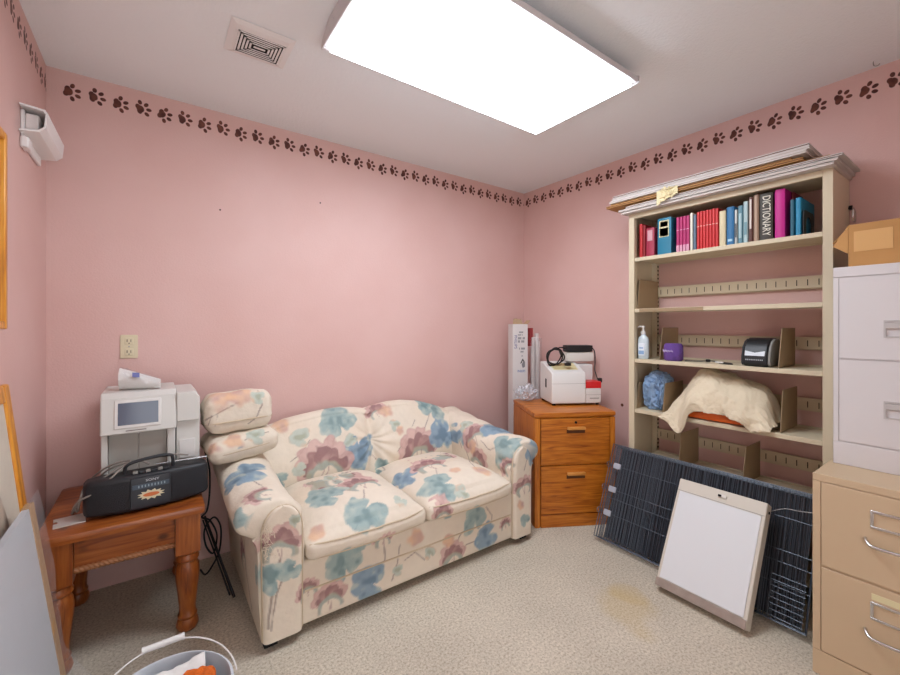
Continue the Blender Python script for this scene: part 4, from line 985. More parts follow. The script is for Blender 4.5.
# white bench device on top of it
p0 = cab(.357, .315, HC)
t = thing('bench_centrifuge', 'white sloped lab device with a red tray standing on the oak cabinet', 'lab device', p0, TH)
MD = Matrix.Translation((-.357, -.315, -HC))
def loc(bm): bm.transform(MD); return bm
Z0 = HC+.013
bm = B()
prism(bm, [(.195, Z0), (.195, .930), (.205, .945), (.36, .998), (.44, 1.003), (.44, Z0)], lambda y, z: (.185, y, z), lambda y, z: (.425, y, z))
bd = part('body', loc(bm), M_white, t, local=True, bevel=.008, segs=3)
bm = B(); box(bm, (.4255, .200, Z0), (.535, .44, .832)); part('side_deck', loc(bm), M_white, t, local=True, bevel=.005)
bm = B(); box(bm, (.4255, .325, .8325), (.535, .435, .985)); part('column_foot', loc(bm), M_white, t, local=True, bevel=.006)
bm = B(); rbox(bm, (.350, .345, 1.0045), (.556, .437, 1.072), .010, .02); part('column_head', loc(bm), M_offwhite, t, local=True)
bm = B(); rbox(bm, (.4262, .203, .8325), (.540, .318, .880), .006, .02); part('tray', loc(bm), M_red, t, local=True, label='red plastic tray')
bm = B(); box(bm, (.1838, .30, .83), (.1849, .325, .89)); part('switch', loc(bm), M_dark, t, local=True, smooth=0)
bm = B()
prism(bm, [(.215, .240), (.39, .240), (.395, .345), (.22, .345)], lambda x, y: (x, y, .9455+(y-.205)/.155*.053+.001), lambda x, y: (x, y, .9455+(y-.205)/.155*.053+.0025))
part('front_label', loc(bm), mat('aged yellow label', 'd9cfa0', .6), t, local=True, smooth=0, label='pale yellow printed label')
bm = B()
for k in range(5): box(bm, (.225, .255+k*.018, .9465+(.05+k*.018)/.155*.053+.0026), (.38-.03*(k % 2), .262+k*.018, .9465+(.05+k*.018)/.155*.053+.0045))
part('label_lines', loc(bm), mat('tan print', 'b49a6a', .7), t, local=True, smooth=0)
bm = B(); box(bm, (.185, .1938, .868), (.4245, .1948, .8695)); box(bm, (.4265, .1988, .79), (.534, .1998, .7915)); part('seam', loc(bm), M_grey, bd, local=True, smooth=0)
bm = B()
for k in range(9): box(bm, (.455+k*.0075, .1990, .762), (.460+k*.0075, .1998, .770))
part('maker_print', loc(bm), M_grey, t, local=True, smooth=0)
for x, y in ((.205, .215), (.515, .215), (.205, .42), (.515, .42)):
    bm = B(); cyl(bm, (x, y, HC+.0005), (x, y, Z0), .012, n=16); part('foot', loc(bm), M_dark, t, local=True)
# black power supply with coiled lead lying on the device
t = thing('power_supply', 'black oblong power supply with coiled lead lying on the white lab device', 'power supply', cab(.40, .38, 1.07), TH)
MD2 = Matrix.Translation((-.40, -.38, -1.07))
bm = B(); rbox(bm, (.352, .340, 1.0735), (.545, .43, 1.122), .006, .02); bm.transform(MD2); part('brick', bm, M_black, t, local=True)
bm = B()
pts = []
for k in range(64):
    a = 2*PI*k/16; q = .9+.1*math.sin(k*.7)
    pts.append((.232+.062*q*math.cos(a)+.0015*k/8, .28-.028*math.sin(a)*q+.012*math.sin(k*.5), 1.045+.062*q*math.sin(a)+.004*math.sin(k)))
pts = [(.352, .385, 1.098), (.32, .37, 1.105), (.285, .33, 1.10)]+pts
tube(bm, crv(pts, 4), .0045, 7); bm.transform(MD2); part('coiled_lead', bm, M_cord, t, local=True, smooth=80)
bm = B(); rbox(bm, (.295, .225, .985), (.335, .258, 1.008), .006, .01); bm.transform(MD2); part('plug', bm, M_cord, t, local=True)
bm = B(); tube(bm, crv([(.544, .39, 1.098), (.560, .385, 1.10), (.566, .36, 1.07), (.562, .345, 1.00), (.552, .33, .95), (.558, .31, .90), (.560, .29, .875)], 7), .004, 7); bm.transform(MD2); part('output_lead', bm, M_cord, t, local=True, smooth=80)
bm = B(); rbox(bm, (.551, .262, .862), (.577, .290, .895), .006, .01); bm.transform(MD2); part('connector', bm, M_cord, t, local=True)

# tall narrow carton of tubes standing in the corner behind the cabinet
bx_th = math.radians(-20)
t = thing('tube_carton', 'tall narrow white lamp tube carton standing behind the oak cabinet in the corner', 'carton', (2.262, 2.300, 0), bx_th)
M_carton = mat('white printed carton', 'd8d3d0', .7)
bm = B(); w_, d_, h_ = .128, .085, 1.275
box(bm, (0, 0, .001), (w_, .002, h_)); box(bm, (0, d_-.002, .001), (w_, d_, h_)); box(bm, (0, .002, .001), (.002, d_-.002, h_)); box(bm, (w_-.002, .002, .001), (w_, d_-.002, h_)); box(bm, (.002, .002, .001), (w_-.002, d_-.002, .004))
cb = part('sleeve', bm, M_carton, t, local=True, smooth=0)
M_flap = mat('carton flap inside', 'b79a78', .8)
for pts in ([(0, 0, h_), (.035, 0, h_), (.030, -.006, h_+.045), (.004, -.006, h_+.04)], [(.055, d_, h_), (w_, d_, h_), (w_-.008, d_+.02, h_+.04), (.06, d_+.02, h_+.045)], [(w_, .0, h_), (w_, d_, h_), (w_+.028, d_-.01, h_+.03), (w_+.028, .01, h_+.03)]):
    bm = B(); v = [bm.verts.new(p) for p in pts]; bm.faces.new(v); part('flap', bm, M_flap, t, local=True, smooth=0, solid=.002)
Mt = M_of(t)
MB_ = mat('blue print', '2f62a8', .6); MG_ = mat('grey print on carton', '7d7d80', .6); MV_ = mat('violet print', '5b5a92', .6); MK_ = mat('black print', '1b1b1d', .6)
lettering('maker_lettering', 'PHILIPS', .032, Mt @ basis((.024, -.0008, 1.135), (0, 0, -1), (1, 0, 0)), MV_, cb, sx=1.05)
lettering('maker_lettering', 'PHILIPS', .026, Mt @ basis((.074, -.0008, .905), (1, 0, 0), (0, 0, 1)), MB_, cb, sx=.8)
bm = B()
for k, (zz, hh, a, b) in enumerate(((1.205, .012, .045, .10), (1.185, .010, .045, .085), (1.155, .018, .045, .105), (1.13, .018, .045, .10), (1.075, .016, .055, .105), (1.052, .012, .06, .10), (1.02, .01, .075, .085))):
    n = 6; s = (b-a)/n
    for j in range(n):
        if (j+k) % 5: box(bm, (a+j*s, -.0012, zz), (a+j*s+s*.7, -.0003, zz+hh))
part('print_lines', bm, MG_, cb, local=True, smooth=0)
bm = B(); prism(bm, [(.062, .965), (.085, 1.005), (.104, .975), (.100, .975), (.085, .99), (.074, .968)], lambda x, z: (x, -.0012, z), lambda x, z: (x, -.0003, z)); part('lamp_mark', bm, MK_, cb, local=True, smooth=0)
bm = B(); prism(bm, [(.076, .957), (.090, .985), (.104, .972), (.104, .94), (.085, .93)], lambda x, z: (x, -.0012, z), lambda x, z: (x, -.0003, z)); part('lamp_mark', bm, MG_, cb, local=True, smooth=0)
# clear sleeve of pale tubes beside it
t = thing('tube_bundle', 'bundle of pale tubes in a clear sleeve with red cap beside the tall carton', 'tubes', (2.468, 2.25, 0))
for k in range(3):
    a = k*2.1+.4; cx, cy = 2.468+.022*math.cos(a), 2.25+.022*math.sin(a)
    bm = B(); cyl(bm, (cx, cy, .002), (cx, cy, 1.20-.03*k), .0165, n=16); part('tube', bm, mat('pale tube', 'd5cdc9', .35), t)
bm = B(); grid(bm, 24, 20, lambda u, v: (2.468+.046*math.cos(2*PI*u)*(1+.1*fbm(u*6, v*8)), 2.25+.046*math.sin(2*PI*u)*(1+.1*fbm(u*6, v*8, 3)), .004+v*1.16), True); part('sleeve', bm, M_film, t, smooth=80, label='clear plastic sleeve')
bm = B(); box(bm, (2.418, 2.262, 1.10), (2.450, 2.292, 1.245)); part('cap', bm, mat('dark red card', '8e2a2c', .6), t, bevel=.003, label='dark red end cap')
# crumpled clear bag on the cabinet
pc = cab(.075, .41, HC)
t = thing('plastic_bag', 'crumpled clear plastic bag on the back left corner of the oak cabinet', 'plastic bag', pc)
M_bag = bpy.data.materials.new('crumpled milky plastic'); M_bag.use_nodes = True
nt = M_bag.node_tree; N = nt.nodes; L = nt.links; N.remove(N['Principled BSDF'])
tr = N.new('ShaderNodeBsdfTransparent'); gl = N.new('ShaderNodeBsdfGlossy'); gl.inputs['Roughness'].default_value = .2
df = N.new('ShaderNodeBsdfDiffuse'); df.inputs[0].default_value = (.72, .75, .80, 1)
m1 = N.new('ShaderNodeMixShader'); m2 = N.new('ShaderNodeMixShader'); m1.inputs[0].default_value = .38; m2.inputs[0].default_value = .15
L.new(tr.outputs[0], m1.inputs[1]); L.new(df.outputs[0], m1.inputs[2]); L.new(m1.outputs[0], m2.inputs[1]); L.new(gl.outputs[0], m2.inputs[2]); L.new(m2.outputs[0], N['Material Output'].inputs['Surface'])
bm = B()
def bag(u, v):
    th = 2*PI*u; ph = PI*(v-.5); c = math.cos(ph)
    d = Vector((math.cos(th)*c, math.sin(th)*c, math.sin(ph)))
    k = 1+.35*fbm(d.x*2.5, d.y*2.5, d.z*2.5+4)+.12*fbm(d.x*9, d.y*9, d.z*9)
    p = Vector((d.x*.088, d.y*.060, .050+d.z*.052))*k
    return (pc.x+p.x, pc.y+p.y, HC+.001+max(0, p.z))
grid(bm, 44, 26, bag, True); part('bag', bm, M_bag, t, smooth=0)

# ------------------------------------------------------------------ steel bookcase on the right wall
BX0, BXW, BY0, BY1, BH = 2.37, 2.666, .464, 1.40, 1.945
SHELF = [1.675, 1.365, 1.06, .755, .452, .11]
t = thing('bookcase', 'tall putty coloured steel bookcase with open shelves against the right wall', 'bookcase', (2.52, .93, 0))
M_side = mat('putty steel side', 'b59f80', .55)
for y0, nm in ((BY0, 'right'), (BY1-.034, 'left')):
    bm = B(); box(bm, (BX0, y0, .001), (BX0+.03, y0+.034, BH)); box(bm, (BX0+.0301, y0+(.0 if nm == 'right' else .03), .001), (BXW-.03, y0+(.004 if nm == 'right' else .034), BH)); box(bm, (BXW-.0299, y0, .001), (BXW, y0+.034, BH))
    yy = y0+.0345 if nm == 'right' else y0-.0015
    for k in range(70): box(bm, (BXW-.021, yy-.0005, .14+k*.0254), (BXW-.009, yy+.001, .151+k*.0254), mi=1)
    part('side_frame', bm, [M_shelf, M_dark], t, smooth=0)
bm = B(); box(bm, (BX0, BY0+.0345, BH-.03), (BX0+.02, BY1-.0345, BH-.0005)); box(bm, (BX0+.0201, BY0+.0345, BH-.012), (BXW-.001, BY1-.0345, BH-.0005)); part('top', bm, M_shelf, t, bevel=.002)
for i, z in enumerate(SHELF):
    bm = B(); box(bm, (BX0+.004, BY0+.0345, z-.022), (BX0+.018, BY1-.0345, z)); box(bm, (BX0+.0181, BY0+.0345, z-.012), (BX0+.265, BY1-.0345, z-.0005)); box(bm, (BX0+.2651, BY0+.0345, z-.018), (BX0+.270, BY1-.0345, z+.008))
    sh = part('shelf', bm, M_shelf, t, bevel=.0015)
    if i == 1:
        part('dark_lip', BX((BX0+.0022, .98, z-.0205), (BX0+.0038, 1.335, z-.002)), M_shelfdark, sh, smooth=0, label='darker front lip')  # darker tan strip along the left part of the lip
    if 0 < i < 5:
        bm = B(); box(bm, (BXW-.022, BY0+.036, z+.085), (BXW-.014, BY1-.036, z+.145)); box(bm, (BXW-.0139, BY0+.036, z+.080), (BXW-.004, BY1-.036, z+.084))
        for k in range(20): box(bm, (BXW-.0228, BY0+.06+k*.043, z+.098), (BXW-.0218, BY0+.0635+k*.043, z+.128), mi=1)
        part('slotted_rail', bm, [M_shelf, M_dark], t, smooth=0)
def divider(y, z, h, x0, x1, lb, skew=.0, tilt=0., m=None):
    bm = B(); pts = [(x0, z+.0008), (x1, z+.0008), (x1, z+h), (x0+.02+skew, z+h)]
    prism(bm, pts, lambda x, zz: (x, y+tilt*(x-x0), zz), lambda x, zz: (x, y+.003+tilt*(x-x0), zz))
    box(bm, (x0+.02, y+.0031, z+.0008), (x1-.03, y+.035, z+.002))
    o = part('shelf_divider', bm, m or M_shelfdark, smooth=0, bevel=.0008); tag(o, lb, 'shelf divider', 'tan steel shelf dividers'); return o
xa, xb = BX0+.025, BXW-.026
divider(1.359, SHELF[1], .18, xa, xb, 'tan shelf divider at the left end of the empty second shelf', .005)
divider(1.232, SHELF[2], .19, xa+.02, xb, 'tan shelf divider behind the purple roll', .01)
divider(.660, SHELF[2], .19, xa, xb, 'tan shelf divider right of the black label printer', .03)
divider(1.3625, SHELF[3], .16, xa, xb, 'tan shelf divider left of the blue cloth', .005)
divider(1.205, SHELF[3], .17, xa, xb, 'tan shelf divider between the blue cloth and the cream cloth', .012)
divider(.652, SHELF[3], .20, xa, xb, 'tan shelf divider right of the cream cloth', .01)
divider(1.115, SHELF[4], .20, xa, xb, 'tan shelf divider on the low shelf under the hanging cloth corner', .006)
divider(.808, SHELF[4], .19, xa, xb, 'tan shelf divider on the low shelf above the white light panel', .03)

# ---- books
def book(y1, y0, top, color, label, depth=.19, x=BX0+.028, group=None, band=None, panel_=None, rough=.5, tilt=0., lean=0.):
    z = SHELF[0]+.0006; th = y1-y0
    t = thing('book', label, 'book', (x+depth/2, (y0+y1)/2, z), 0, group or 'books on the top shelf')
    t.rotation_euler = (lean, 0, 0)
    h = top-z; c = .0022; hw = th/2-.0006; hd = depth/2
    m = mat('book cover '+color, color, rough, var=.06)
    bm = B()
    # spine (slightly rounded) and two boards
    pts = [(-hd+.004, -hw), (-hd+.001, -hw*.7), (-hd, 0), (-hd+.001, hw*.7), (-hd+.004, hw), (hd, hw), (hd, hw-c), (-hd+.008, hw-c), (-hd+.008, -hw+c), (hd, -hw+c), (hd, -hw)]
    prism(bm, pts, lambda px, py: (px, py, 0), lambda px, py: (px, py, h))
    part('cover', bm, m, t, local=True, smooth=30)
    part('page_block', BX((-hd+.0085, -hw+c+.0003, .003), (hd-.004, hw-c-.0003, h-.004)), M_pages, t, local=True, smooth=0)
    for (za, zb, col, frac) in (band or []):
        bm = B(); box(bm, (-hd-.0012, -hw*frac, za*h), (-hd+.0018, hw*frac, zb*h)); part('spine_label', bm, mat('spine print '+col, col, .5), t, local=True, smooth=0)
    return t
M_pages = mat('book pages', 'd8ccb4', .8)
book(1.350, 1.330, 1.880, 'b8262b', 'bright red thin book at the left end of the top shelf')
book(1.328, 1.312, 1.868, '8a1a22', 'deep red thin book beside the first red book')
book(1.308, 1.258, 1.846, 'a02b45', 'short crimson book with pale patch left of the thick teal book', band=[(.55, .92, 'c79aa0', .6)])
book(1.239, 1.160, 1.888, '1f7794', 'thick teal book with cream and black title panel', band=[(.48, .93, 'cfc9a0', .72), (.50, .72, '2a2320', .6), (.76, .90, '3d3a33', .55)], depth=.2)
for k in range(4):
    book(1.132-.0178*k, 1.1148-.0178*k, 1.874, 'b02466', '%s from the left of four matching magenta books with pink feet' % ('first', 'second', 'third', 'fourth')[k], band=[(.02, .20, 'd49ab0', .85), (.62, .64, 'd8a0b8', .8)], group='matching magenta books')
book(1.059, 1.043, 1.884, 'd8d3c4', 'white thin book right of the magenta books')
book(1.041, 1.026, 1.870, '5f7488', 'slate blue thin book left of the red set')
for k in range(7):
    book(1.024-.0152*k, 1.0092-.0152*k, 1.880+.002*(k % 2), 'c8282a', '%s from the left of seven matching bright red books' % ('first', 'second', 'third', 'fourth', 'fifth', 'sixth', 'seventh')[k], band=[(.60, .62, 'e8b0a0', .8)], group='matching red books')
book(.914, .884, 1.860, 'd9cba5', 'cream book right of the red set')
book(.880, .846, 1.873, '2c6f9f', 'medium blue book right of the cream book', band=[(.1, .16, 'a8cfe0', .6)])
book(.844, .831, 1.852, 'c6c8c4', 'narrow pale grey book beside the medium blue book', band=[(.2, .6, '3a4450', .5)])
book(.829, .808, 1.868, '5d8794', 'grey teal book, left of the two pale mottled ones', band=[(.15, .8, '9fbcc2', .6)])
book(.806, .785, 1.884, 'a9c2c4', 'pale mottled blue book left of the brown books', band=[(.2, .5, '6f97a0', .6)])
book(.783, .765, 1.900, '5b3328', 'dark brown book with a worn white spine strip', band=[(.30, .95, 'd9cdc2', .45)])
book(.763, .740, 1.906, '9a7e68', 'tan brown tall book left of the dictionary', band=[(.02, .98, 'b59a82', .35)])
dic = book(.738, .684, 1.903, '3a352b', 'thick dark dictionary with white capital letters on its spine', depth=.21)
Mt = M_of(dic) @ basis((-.105-.0006, -.001, .118), (0, 0, -1), (0, -1, 0))
lettering('spine_lettering', 'DICTIONARY', .046, Mt, mat('ivory letters', 'e3dfcf', .5), dic, extrude=.0012, sx=.70)
book(.677, .638, 1.908, 'c01a86', 'tall bright magenta book right of the dictionary', depth=.22)
book(.633, .622, 1.90, '6d1420', 'dark red book set back behind the magenta book', depth=.14, x=BX0+.10)
book(.619, .602, 1.846, '155a70', 'dark teal book left of the wide blue binder')
book(.599, .578, 1.850, '1f86ae', 'blue teal book against the black bookend', depth=.21)
# black bookend
t = thing('bookend', 'black metal bookend with arched cutout at the right end of the books', 'bookend', (2.5, .56, SHELF[0]))
bm = B(); y = .568
out = [(2.395, 0), (2.395, .095)]+[(2.395+.02-.02*math.cos(PI/2*k/6), .095+.02*math.sin(PI/2*k/6)) for k in range(1, 7)]+[(2.535+.02*math.sin(PI/2*k/6), .095+.02*math.cos(PI/2*k/6)) for k in range(7)]+[(2.555, 0), (2.515, 0)]+[(2.475+.04*math.cos(PI*k/12), .055+.035*math.sin(PI*k/12)) for k in range(13)]+[(2.435, 0)]
prism(bm, out, lambda x, z: (x, y, SHELF[0]+.0022+z), lambda x, z: (x, y+.0025, SHELF[0]+.0022+z))
part('plate', bm, M_black, t, smooth=0)
part('foot', BX((2.41, .515, SHELF[0]+.0006), (2.54, .5675, SHELF[0]+.0020)), M_black, t, smooth=0)

# ---- flattened cartons stacked on the bookcase
def carton(y0, y1, x0, x1, z0, z1, lb, m, twist=0., sag=0., edge=True, notch=False):
    cy, cx = (y0+y1)/2, (x0+x1)/2
    t = thing('flattened_carton', lb, 'cardboard', (cx, cy, z0), twist, 'flattened cartons on the bookcase')
    bm = B(); hy, hx = (y1-y0)/2, (x1-x0)/2; th = z1-z0
    def f(p, q, up): return (p*hx, q*hy, (th if up else 0)+sag*q)
    n = 12
    for up0, up1, mi in ((0, .30, 0), (.30, .70, 1), (.70, 1., 0)):
        for k in range(n):
            q0, q1 = -1+2*k/n, -1+2*(k+1)/n
            s = .992 if mi else 1
            v = [bm.verts.new((p*hx*s, q*hy*(s if mi else 1), th*u+sag*q)) for p, q, u in ((-1,q0,up0),(1,q0,up0),(1,q1,up0),(-1,q1,up0),(-1,q0,up1),(1,q0,up1),(1,q1,up1),(-1,q1,up1))]
            for fc in ((0,3,2,1),(4,5,6,7),(0,1,5,4),(1,2,6,5),(2,3,7,6),(3,0,4,7)):
                bm.faces.new([v[i] for i in fc]).material_index = mi
    part('sheet', bm, [m, M_cardedge if (m is M_cardboard or 'edge' in lb) else M_paleedge], t, local=True, smooth=0)
    return t
z = BH+.0008
CT = [(.452, 1.425, 2.325, 2.655, .010, 'bottom sheet of the flattened cartons on the bookcase', M_whitecard, .000, 0),
      (.440, 1.440, 2.318, 2.650, .010, 'second lowest white flattened carton on the bookcase', M_whitecard, .006, 0),
      (.425, 1.400, 2.330, 2.655, .010, 'third lowest white flattened carton with dark corrugated edge', M_whitecard, -.004, 0),
      (.470, 1.420, 2.345, 2.660, .006, 'thin brown carton sheet above the lower white cartons', M_cardboard, .004, 0),
      (.56, 1.525, 2.325, 2.650, .012, 'brown carton sticking out furthest left over the bookcase', M_cardboard, .018, .0),
      (.60, 1.500, 2.335, 2.655, .008, 'brown carton below the upper white cartons', M_cardboard, .010, 0),
      (.545, 1.505, 2.325, 2.645, .014, 'lower of the upper white flattened cartons', M_whitecard, .006, 0),
      (.535, 1.495, 2.335, 2.650, .012, 'white flattened carton second from the top of the pile', M_whitecard, .004, 0),
      (.540, 1.490, 2.340, 2.650, .012, 'topmost white flattened carton with striped corrugated edge', M_whitecard, .010, 0)]
for (y0, y1, x0, x1, th, lb, m, tw, sg) in CT:
    carton(y0, y1, x0, x1, z, z+th, lb, m, tw, sg); z += th+.0035
    if 'second lowest' in lb: z += .004
bm = B()
def crum(u, v):
    y = 1.20-.115*u; x = 2.333-.03*math.sin(PI*u)-.012*fbm(u*5, v*5, 2); zz = BH+.085-.085*v*(1-.5*u)+.012*fbm(u*6, v*6, 7)
    return (min(x, 2.316), y, zz)
grid(bm, 20, 16, crum); tag(part('crumpled_paper', bm, M_cream, smooth=0, solid=.0015), 'crumpled yellowed paper hanging from the front of the carton pile', 'paper')
# binder clip hung by the bookcase
t = thing('binder_clip', 'small metal binder clip hooked beside the bookcase top right', 'clip', (2.64, .455, 1.80))
bm = B(); prism(bm, [(-.016, .016), (.016, .016), (.004, .034), (-.004, .034)], lambda x, zz: (2.645+x, .450, 1.79+zz), lambda x, zz: (2.645+x, .4625, 1.79+zz)); part('spring', bm, M_black, t, smooth=0)
bm = B(); tube(bm, crv([(2.639, .448, 1.812), (2.620, .444, 1.79), (2.622, .444, 1.750), (2.662, .444, 1.750), (2.664, .444, 1.79), (2.651, .448, 1.812)], 4), .004, 6); part('wire_arm', bm, M_chrome, t)
# ---- things on the third and fourth shelf
ZS = SHELF[2]+.0006
t = thing('sanitizer_bottle', 'clear pump bottle of hand sanitizer at the left end of the third shelf', 'bottle', (2.425, 1.338, ZS))
M_gel = mat('clear gel bottle', 'c9d6dc', .15)
bm = B()
def bot(u, v):
    pr = [(0, 0), (.030, 0), (.034, .004), (.034, .115), (.031, .128), (.016, .140), (.012, .146), (.012, .152), (0, .152)]
    return None
lathe(bm, [(0, 0), (.029, 0), (.033, .004), (.033, .113), (.029, .128), (.014, .140), (.012, .150), (0, .150)], 28)
for v in bm.verts: v.co.x *= .72
bm.transform(M_of(t)); part('bottle', bm, M_gel, t, smooth=40)
bm = B(); box(bm, (2.425-.0255, 1.338-.020, ZS+.02), (2.425-.0215, 1.338+.020, ZS+.095)); lb = part('label', bm, mat('white blue label', 'dfe6ee', .5), t, bevel=.002)
bm = B(); box(bm, (2.425-.0262, 1.338-.017, ZS+.028), (2.425-.0252, 1.338+.017, ZS+.050)); box(bm, (2.425-.0262, 1.338-.012, ZS+.062), (2.425-.0252, 1.338+.012, ZS+.07)); part('print', bm, mat('sky blue print', '86a9cf', .5), lb, smooth=0)
bm = B(); c = (2.425, 1.338, ZS); lathe(bm, [(0, .1505), (.015, .1505), (.015, .166), (.006, .168), (.0045, .190), (.010, .191), (.010, .200), (0, .201)], 20, c)
tube(bm, [(2.425, 1.338, ZS+.196), (2.425, 1.362, ZS+.197), (2.425, 1.374, ZS+.190)], .0042, 8); part('pump', bm, M_white, t, smooth=40)

t = thing('bandage_roll', 'purple roll of bandage tape on the third shelf beside the sanitizer', 'bandage roll', (2.43, 1.162, ZS))
bm = B(); lathe(bm, [(.012, .002), (.042, .0), (.049, .008), (.0505, .045), (.049, .085), (.042, .098), (.014, .097), (.012, .09), (.012, .002)], 40, (2.43, 1.162, ZS))
for v in bm.verts: v.co += Vector((.002*fbm(v.co.x*80, v.co.y*80, v.co.z*60), .002*fbm(v.co.y*80, v.co.z*60, 2), 0))
part('roll', bm, mat('purple crepe', '6a4796', .8, bump=.6, bscale=300, var=.15, vscale=50), t, smooth=50)
bm = B(); pts = []
for k in range(30):
    a = PI+(-.75+1.5*k/29)-.35; pts.append((2.43+.0522*math.cos(a), 1.162+.0522*math.sin(a), ZS+.056+.006*math.sin(k*1.9)))
tube(bm, pts, .0022, 5); part('script_print', bm, mat('pale lilac print', 'cbbbe0', .6), t, smooth=80)

t = thing('lead_with_tag', 'thin dark lead with a white tag lying on the third shelf', 'cord', (2.42, .97, ZS))
bm = B(); tube(bm, crv([(2.43, 1.10, ZS+.0035), (2.45, 1.04, ZS+.004), (2.43, .98, ZS+.010), (2.42, .955, ZS+.012), (2.44, .93, ZS+.006), (2.45, .90, ZS+.004), (2.43, .87, ZS+.004), (2.40, .855, ZS+.004), (2.395, .88, ZS+.004), (2.42, .92, ZS+.004)], 8), .0032, 7); part('lead', bm, M_cord, t, smooth=80)
bm = B(); rbox(bm, (2.412, .965, ZS+.004), (2.428, .985, ZS+.020), .003, .006); part('junction', bm, M_dark, t)
bm = B(); rbox(bm, (2.398, .895, ZS+.0045), (2.412, .935, ZS+.0125), .003, .008); part('tag', bm, M_white, t, label='white tag')

t = thing('label_printer', 'small black label printer with a silver grey side on the third shelf', 'printer', (2.49, .745, ZS))
prof = [(2.405, 0), (2.392, .012), (2.394, .050), (2.412, .098), (2.440, .128), (2.475, .140), (2.53, .140), (2.56, .125), (2.58, .09), (2.585, 0)]
bm = B(); prism(bm, prof, lambda x, z: (x, .706, ZS+z), lambda x, z: (x, .806, ZS+z)); part('shell', bm, M_black, t, bevel=.006, segs=3, smooth=30)
for ya, yb in ((.694, .7055), (.8065, .816)):
    bm = B(); prism(bm, [(2.49+(x-2.49)*.94, .003+z*.94) for x, z in prof], lambda x, z: (x, ya, ZS+z), lambda x, z: (x, yb, ZS+z)); part('side_panel', bm, M_grey if ya < .7 else M_darkgrey, t, bevel=.004, smooth=30)
def onp(y, s, d):
    a, b = Vector((2.394, .050)), Vector((2.412, .098)); q = a+(b-a)*s; n = Vector((-.96, .28))*d; return (q.x+n.x, y, ZS+q.y+n.y)
bm = B(); prism(bm, [(.716, .05), (.798, .05), (.798, .55), (.757, .36), (.716, .55)], lambda y, s: onp(y, s, -.001), lambda y, s: onp(y, s, .0022)); part('silver_band', bm, mat('silver print', 'b9bcc2', .3), t, smooth=0)
bm = B()
for k in range(10): box(bm, (2.3908, .722+k*.0075, ZS+.030), (2.3940, .7265+k*.0075, ZS+.036))
part('model_print', bm, mat('pale print', 'a8abb0', .4), t, smooth=0)

# blue cloth bundle
ZT = SHELF[3]+.0006
bm = B()
def blue(u, v):
    th = 2*PI*u; ph = PI*(v-.5); c = math.cos(ph)
    d = Vector((math.cos(th)*c, math.sin(th)*c, math.sin(ph)))
    f1 = fbm(d.x*2.2, d.y*2.2, d.z*2.2+9); f2 = 1-abs(fbm(d.x*4.2+3, d.y*4.2, d.z*4.2))*2.2
    k = .86+.22*f1+.16*f2
    p = Vector((math.copysign(abs(d.x)**.7, d.x)*.095, math.copysign(abs(d.y)**.7, d.y)*.072, .105+math.copysign(abs(d.z)**.75, d.z)*.125))*1
    p = Vector((p.x*k, p.y*min(1.02, k), p.z*(.8+.2*k)))
    return (2.505+p.x, 1.2835+max(-.073, min(.073, p.y))-.03*max(0, p.z-.17), ZT+.001+max(0, p.z))
grid(bm, 120, 80, blue, True); o = part('blue_cloth', bm, mat('powder blue cotton', '8aa5c4', .85, var=.12, vscale=14, bump=.4, bscale=60), smooth=80); tag(o, 'crumpled powder blue cloth stuffed between two dividers on the fourth shelf', 'cloth')
# orange tub and the cream cloth draped over it
t = thing('orange_tub', 'orange plastic tub on the fourth shelf under the cream cloth', 'tub', (2.50, .93, ZT))
bm = B(); rbox(bm, (2.378, .765, ZT), (2.60, 1.09, ZT+.055), .02, .03, lambda x, y, z: (x+.03*(y-.93)**2/.03*.3, y, z)); part('tub', bm, M_orange, t)
bm = B(); box(bm, (2.3755, .80, ZT+.042), (2.40, .86, ZT+.050)); part('rim_tab', bm, M_red, t, bevel=.003)
M_cloth = mat('cream cotton cloth', 'ddcfb4', .9, var=.06, vscale=5, bump=.25, bscale=120)
KT = [(0, .00), (.10, .09), (.20, .165), (.29, .245), (.35, .28), (.42, .268), (.55, .238), (.72, .215), (.86, .19), (.93, .13), (1, .015)]
KH = [(0, -.01), (.08, -.045), (.16, -.075), (.22, -.10), (.27, -.02), (.33, .045), (.5, .052), (.66, .048), (.76, .03), (.82, -.03), (.88, .0), (1, .004)]
def ip(K, s): return float(np.interp(s, [k[0] for k in K], [k[1] for k in K]))
def sm(K, s): return (ip(K, s-.03)+ip(K, s)+ip(K, s+.03)+ip(K, s-.015)+ip(K, s+.015))/5
bm = B()
def drape(u, v):
    y = 1.197-.518*u; T = sm(KT, u); Hm = sm(KH, u)
    fold = .5+.5*math.sin(u*26+2.5*fbm(u*4, v*2, 3)+v*2)
    if v < .3:
        k = v/.3; x = 2.625-.06*k; z = T*math.sin(k*PI/2)
    elif v < .5:
        k = (v-.3)/.2; x = 2.565-.10*k; z = T*(1-.03*k)
    else:
        k = (v-.5)/.5; x = 2.465-(.110)*(1-(1-k)**2.2); z = T*.97+(Hm-T*.97)*k**1.15
        x -= .024*fold*k
        if Hm < .02: x = min(x, 2.465-.11*min(1, k*1.4)) if z < .05 else x
    x += .010*fbm(u*9, v*6, 1); z += .012*fbm(u*8, v*7, 5)*min(1, T*6)
    if z < .004 and x > 2.368: z = .004
    return (x, y+.012*fbm(u*7, v*7, 8), ZT+z)
grid(bm, 150, 110, drape); o = part('cream_cloth', bm, M_cloth, smooth=80, solid=.002); tag(o, 'cream cloth draped over the orange tub on the fourth shelf', 'cloth')

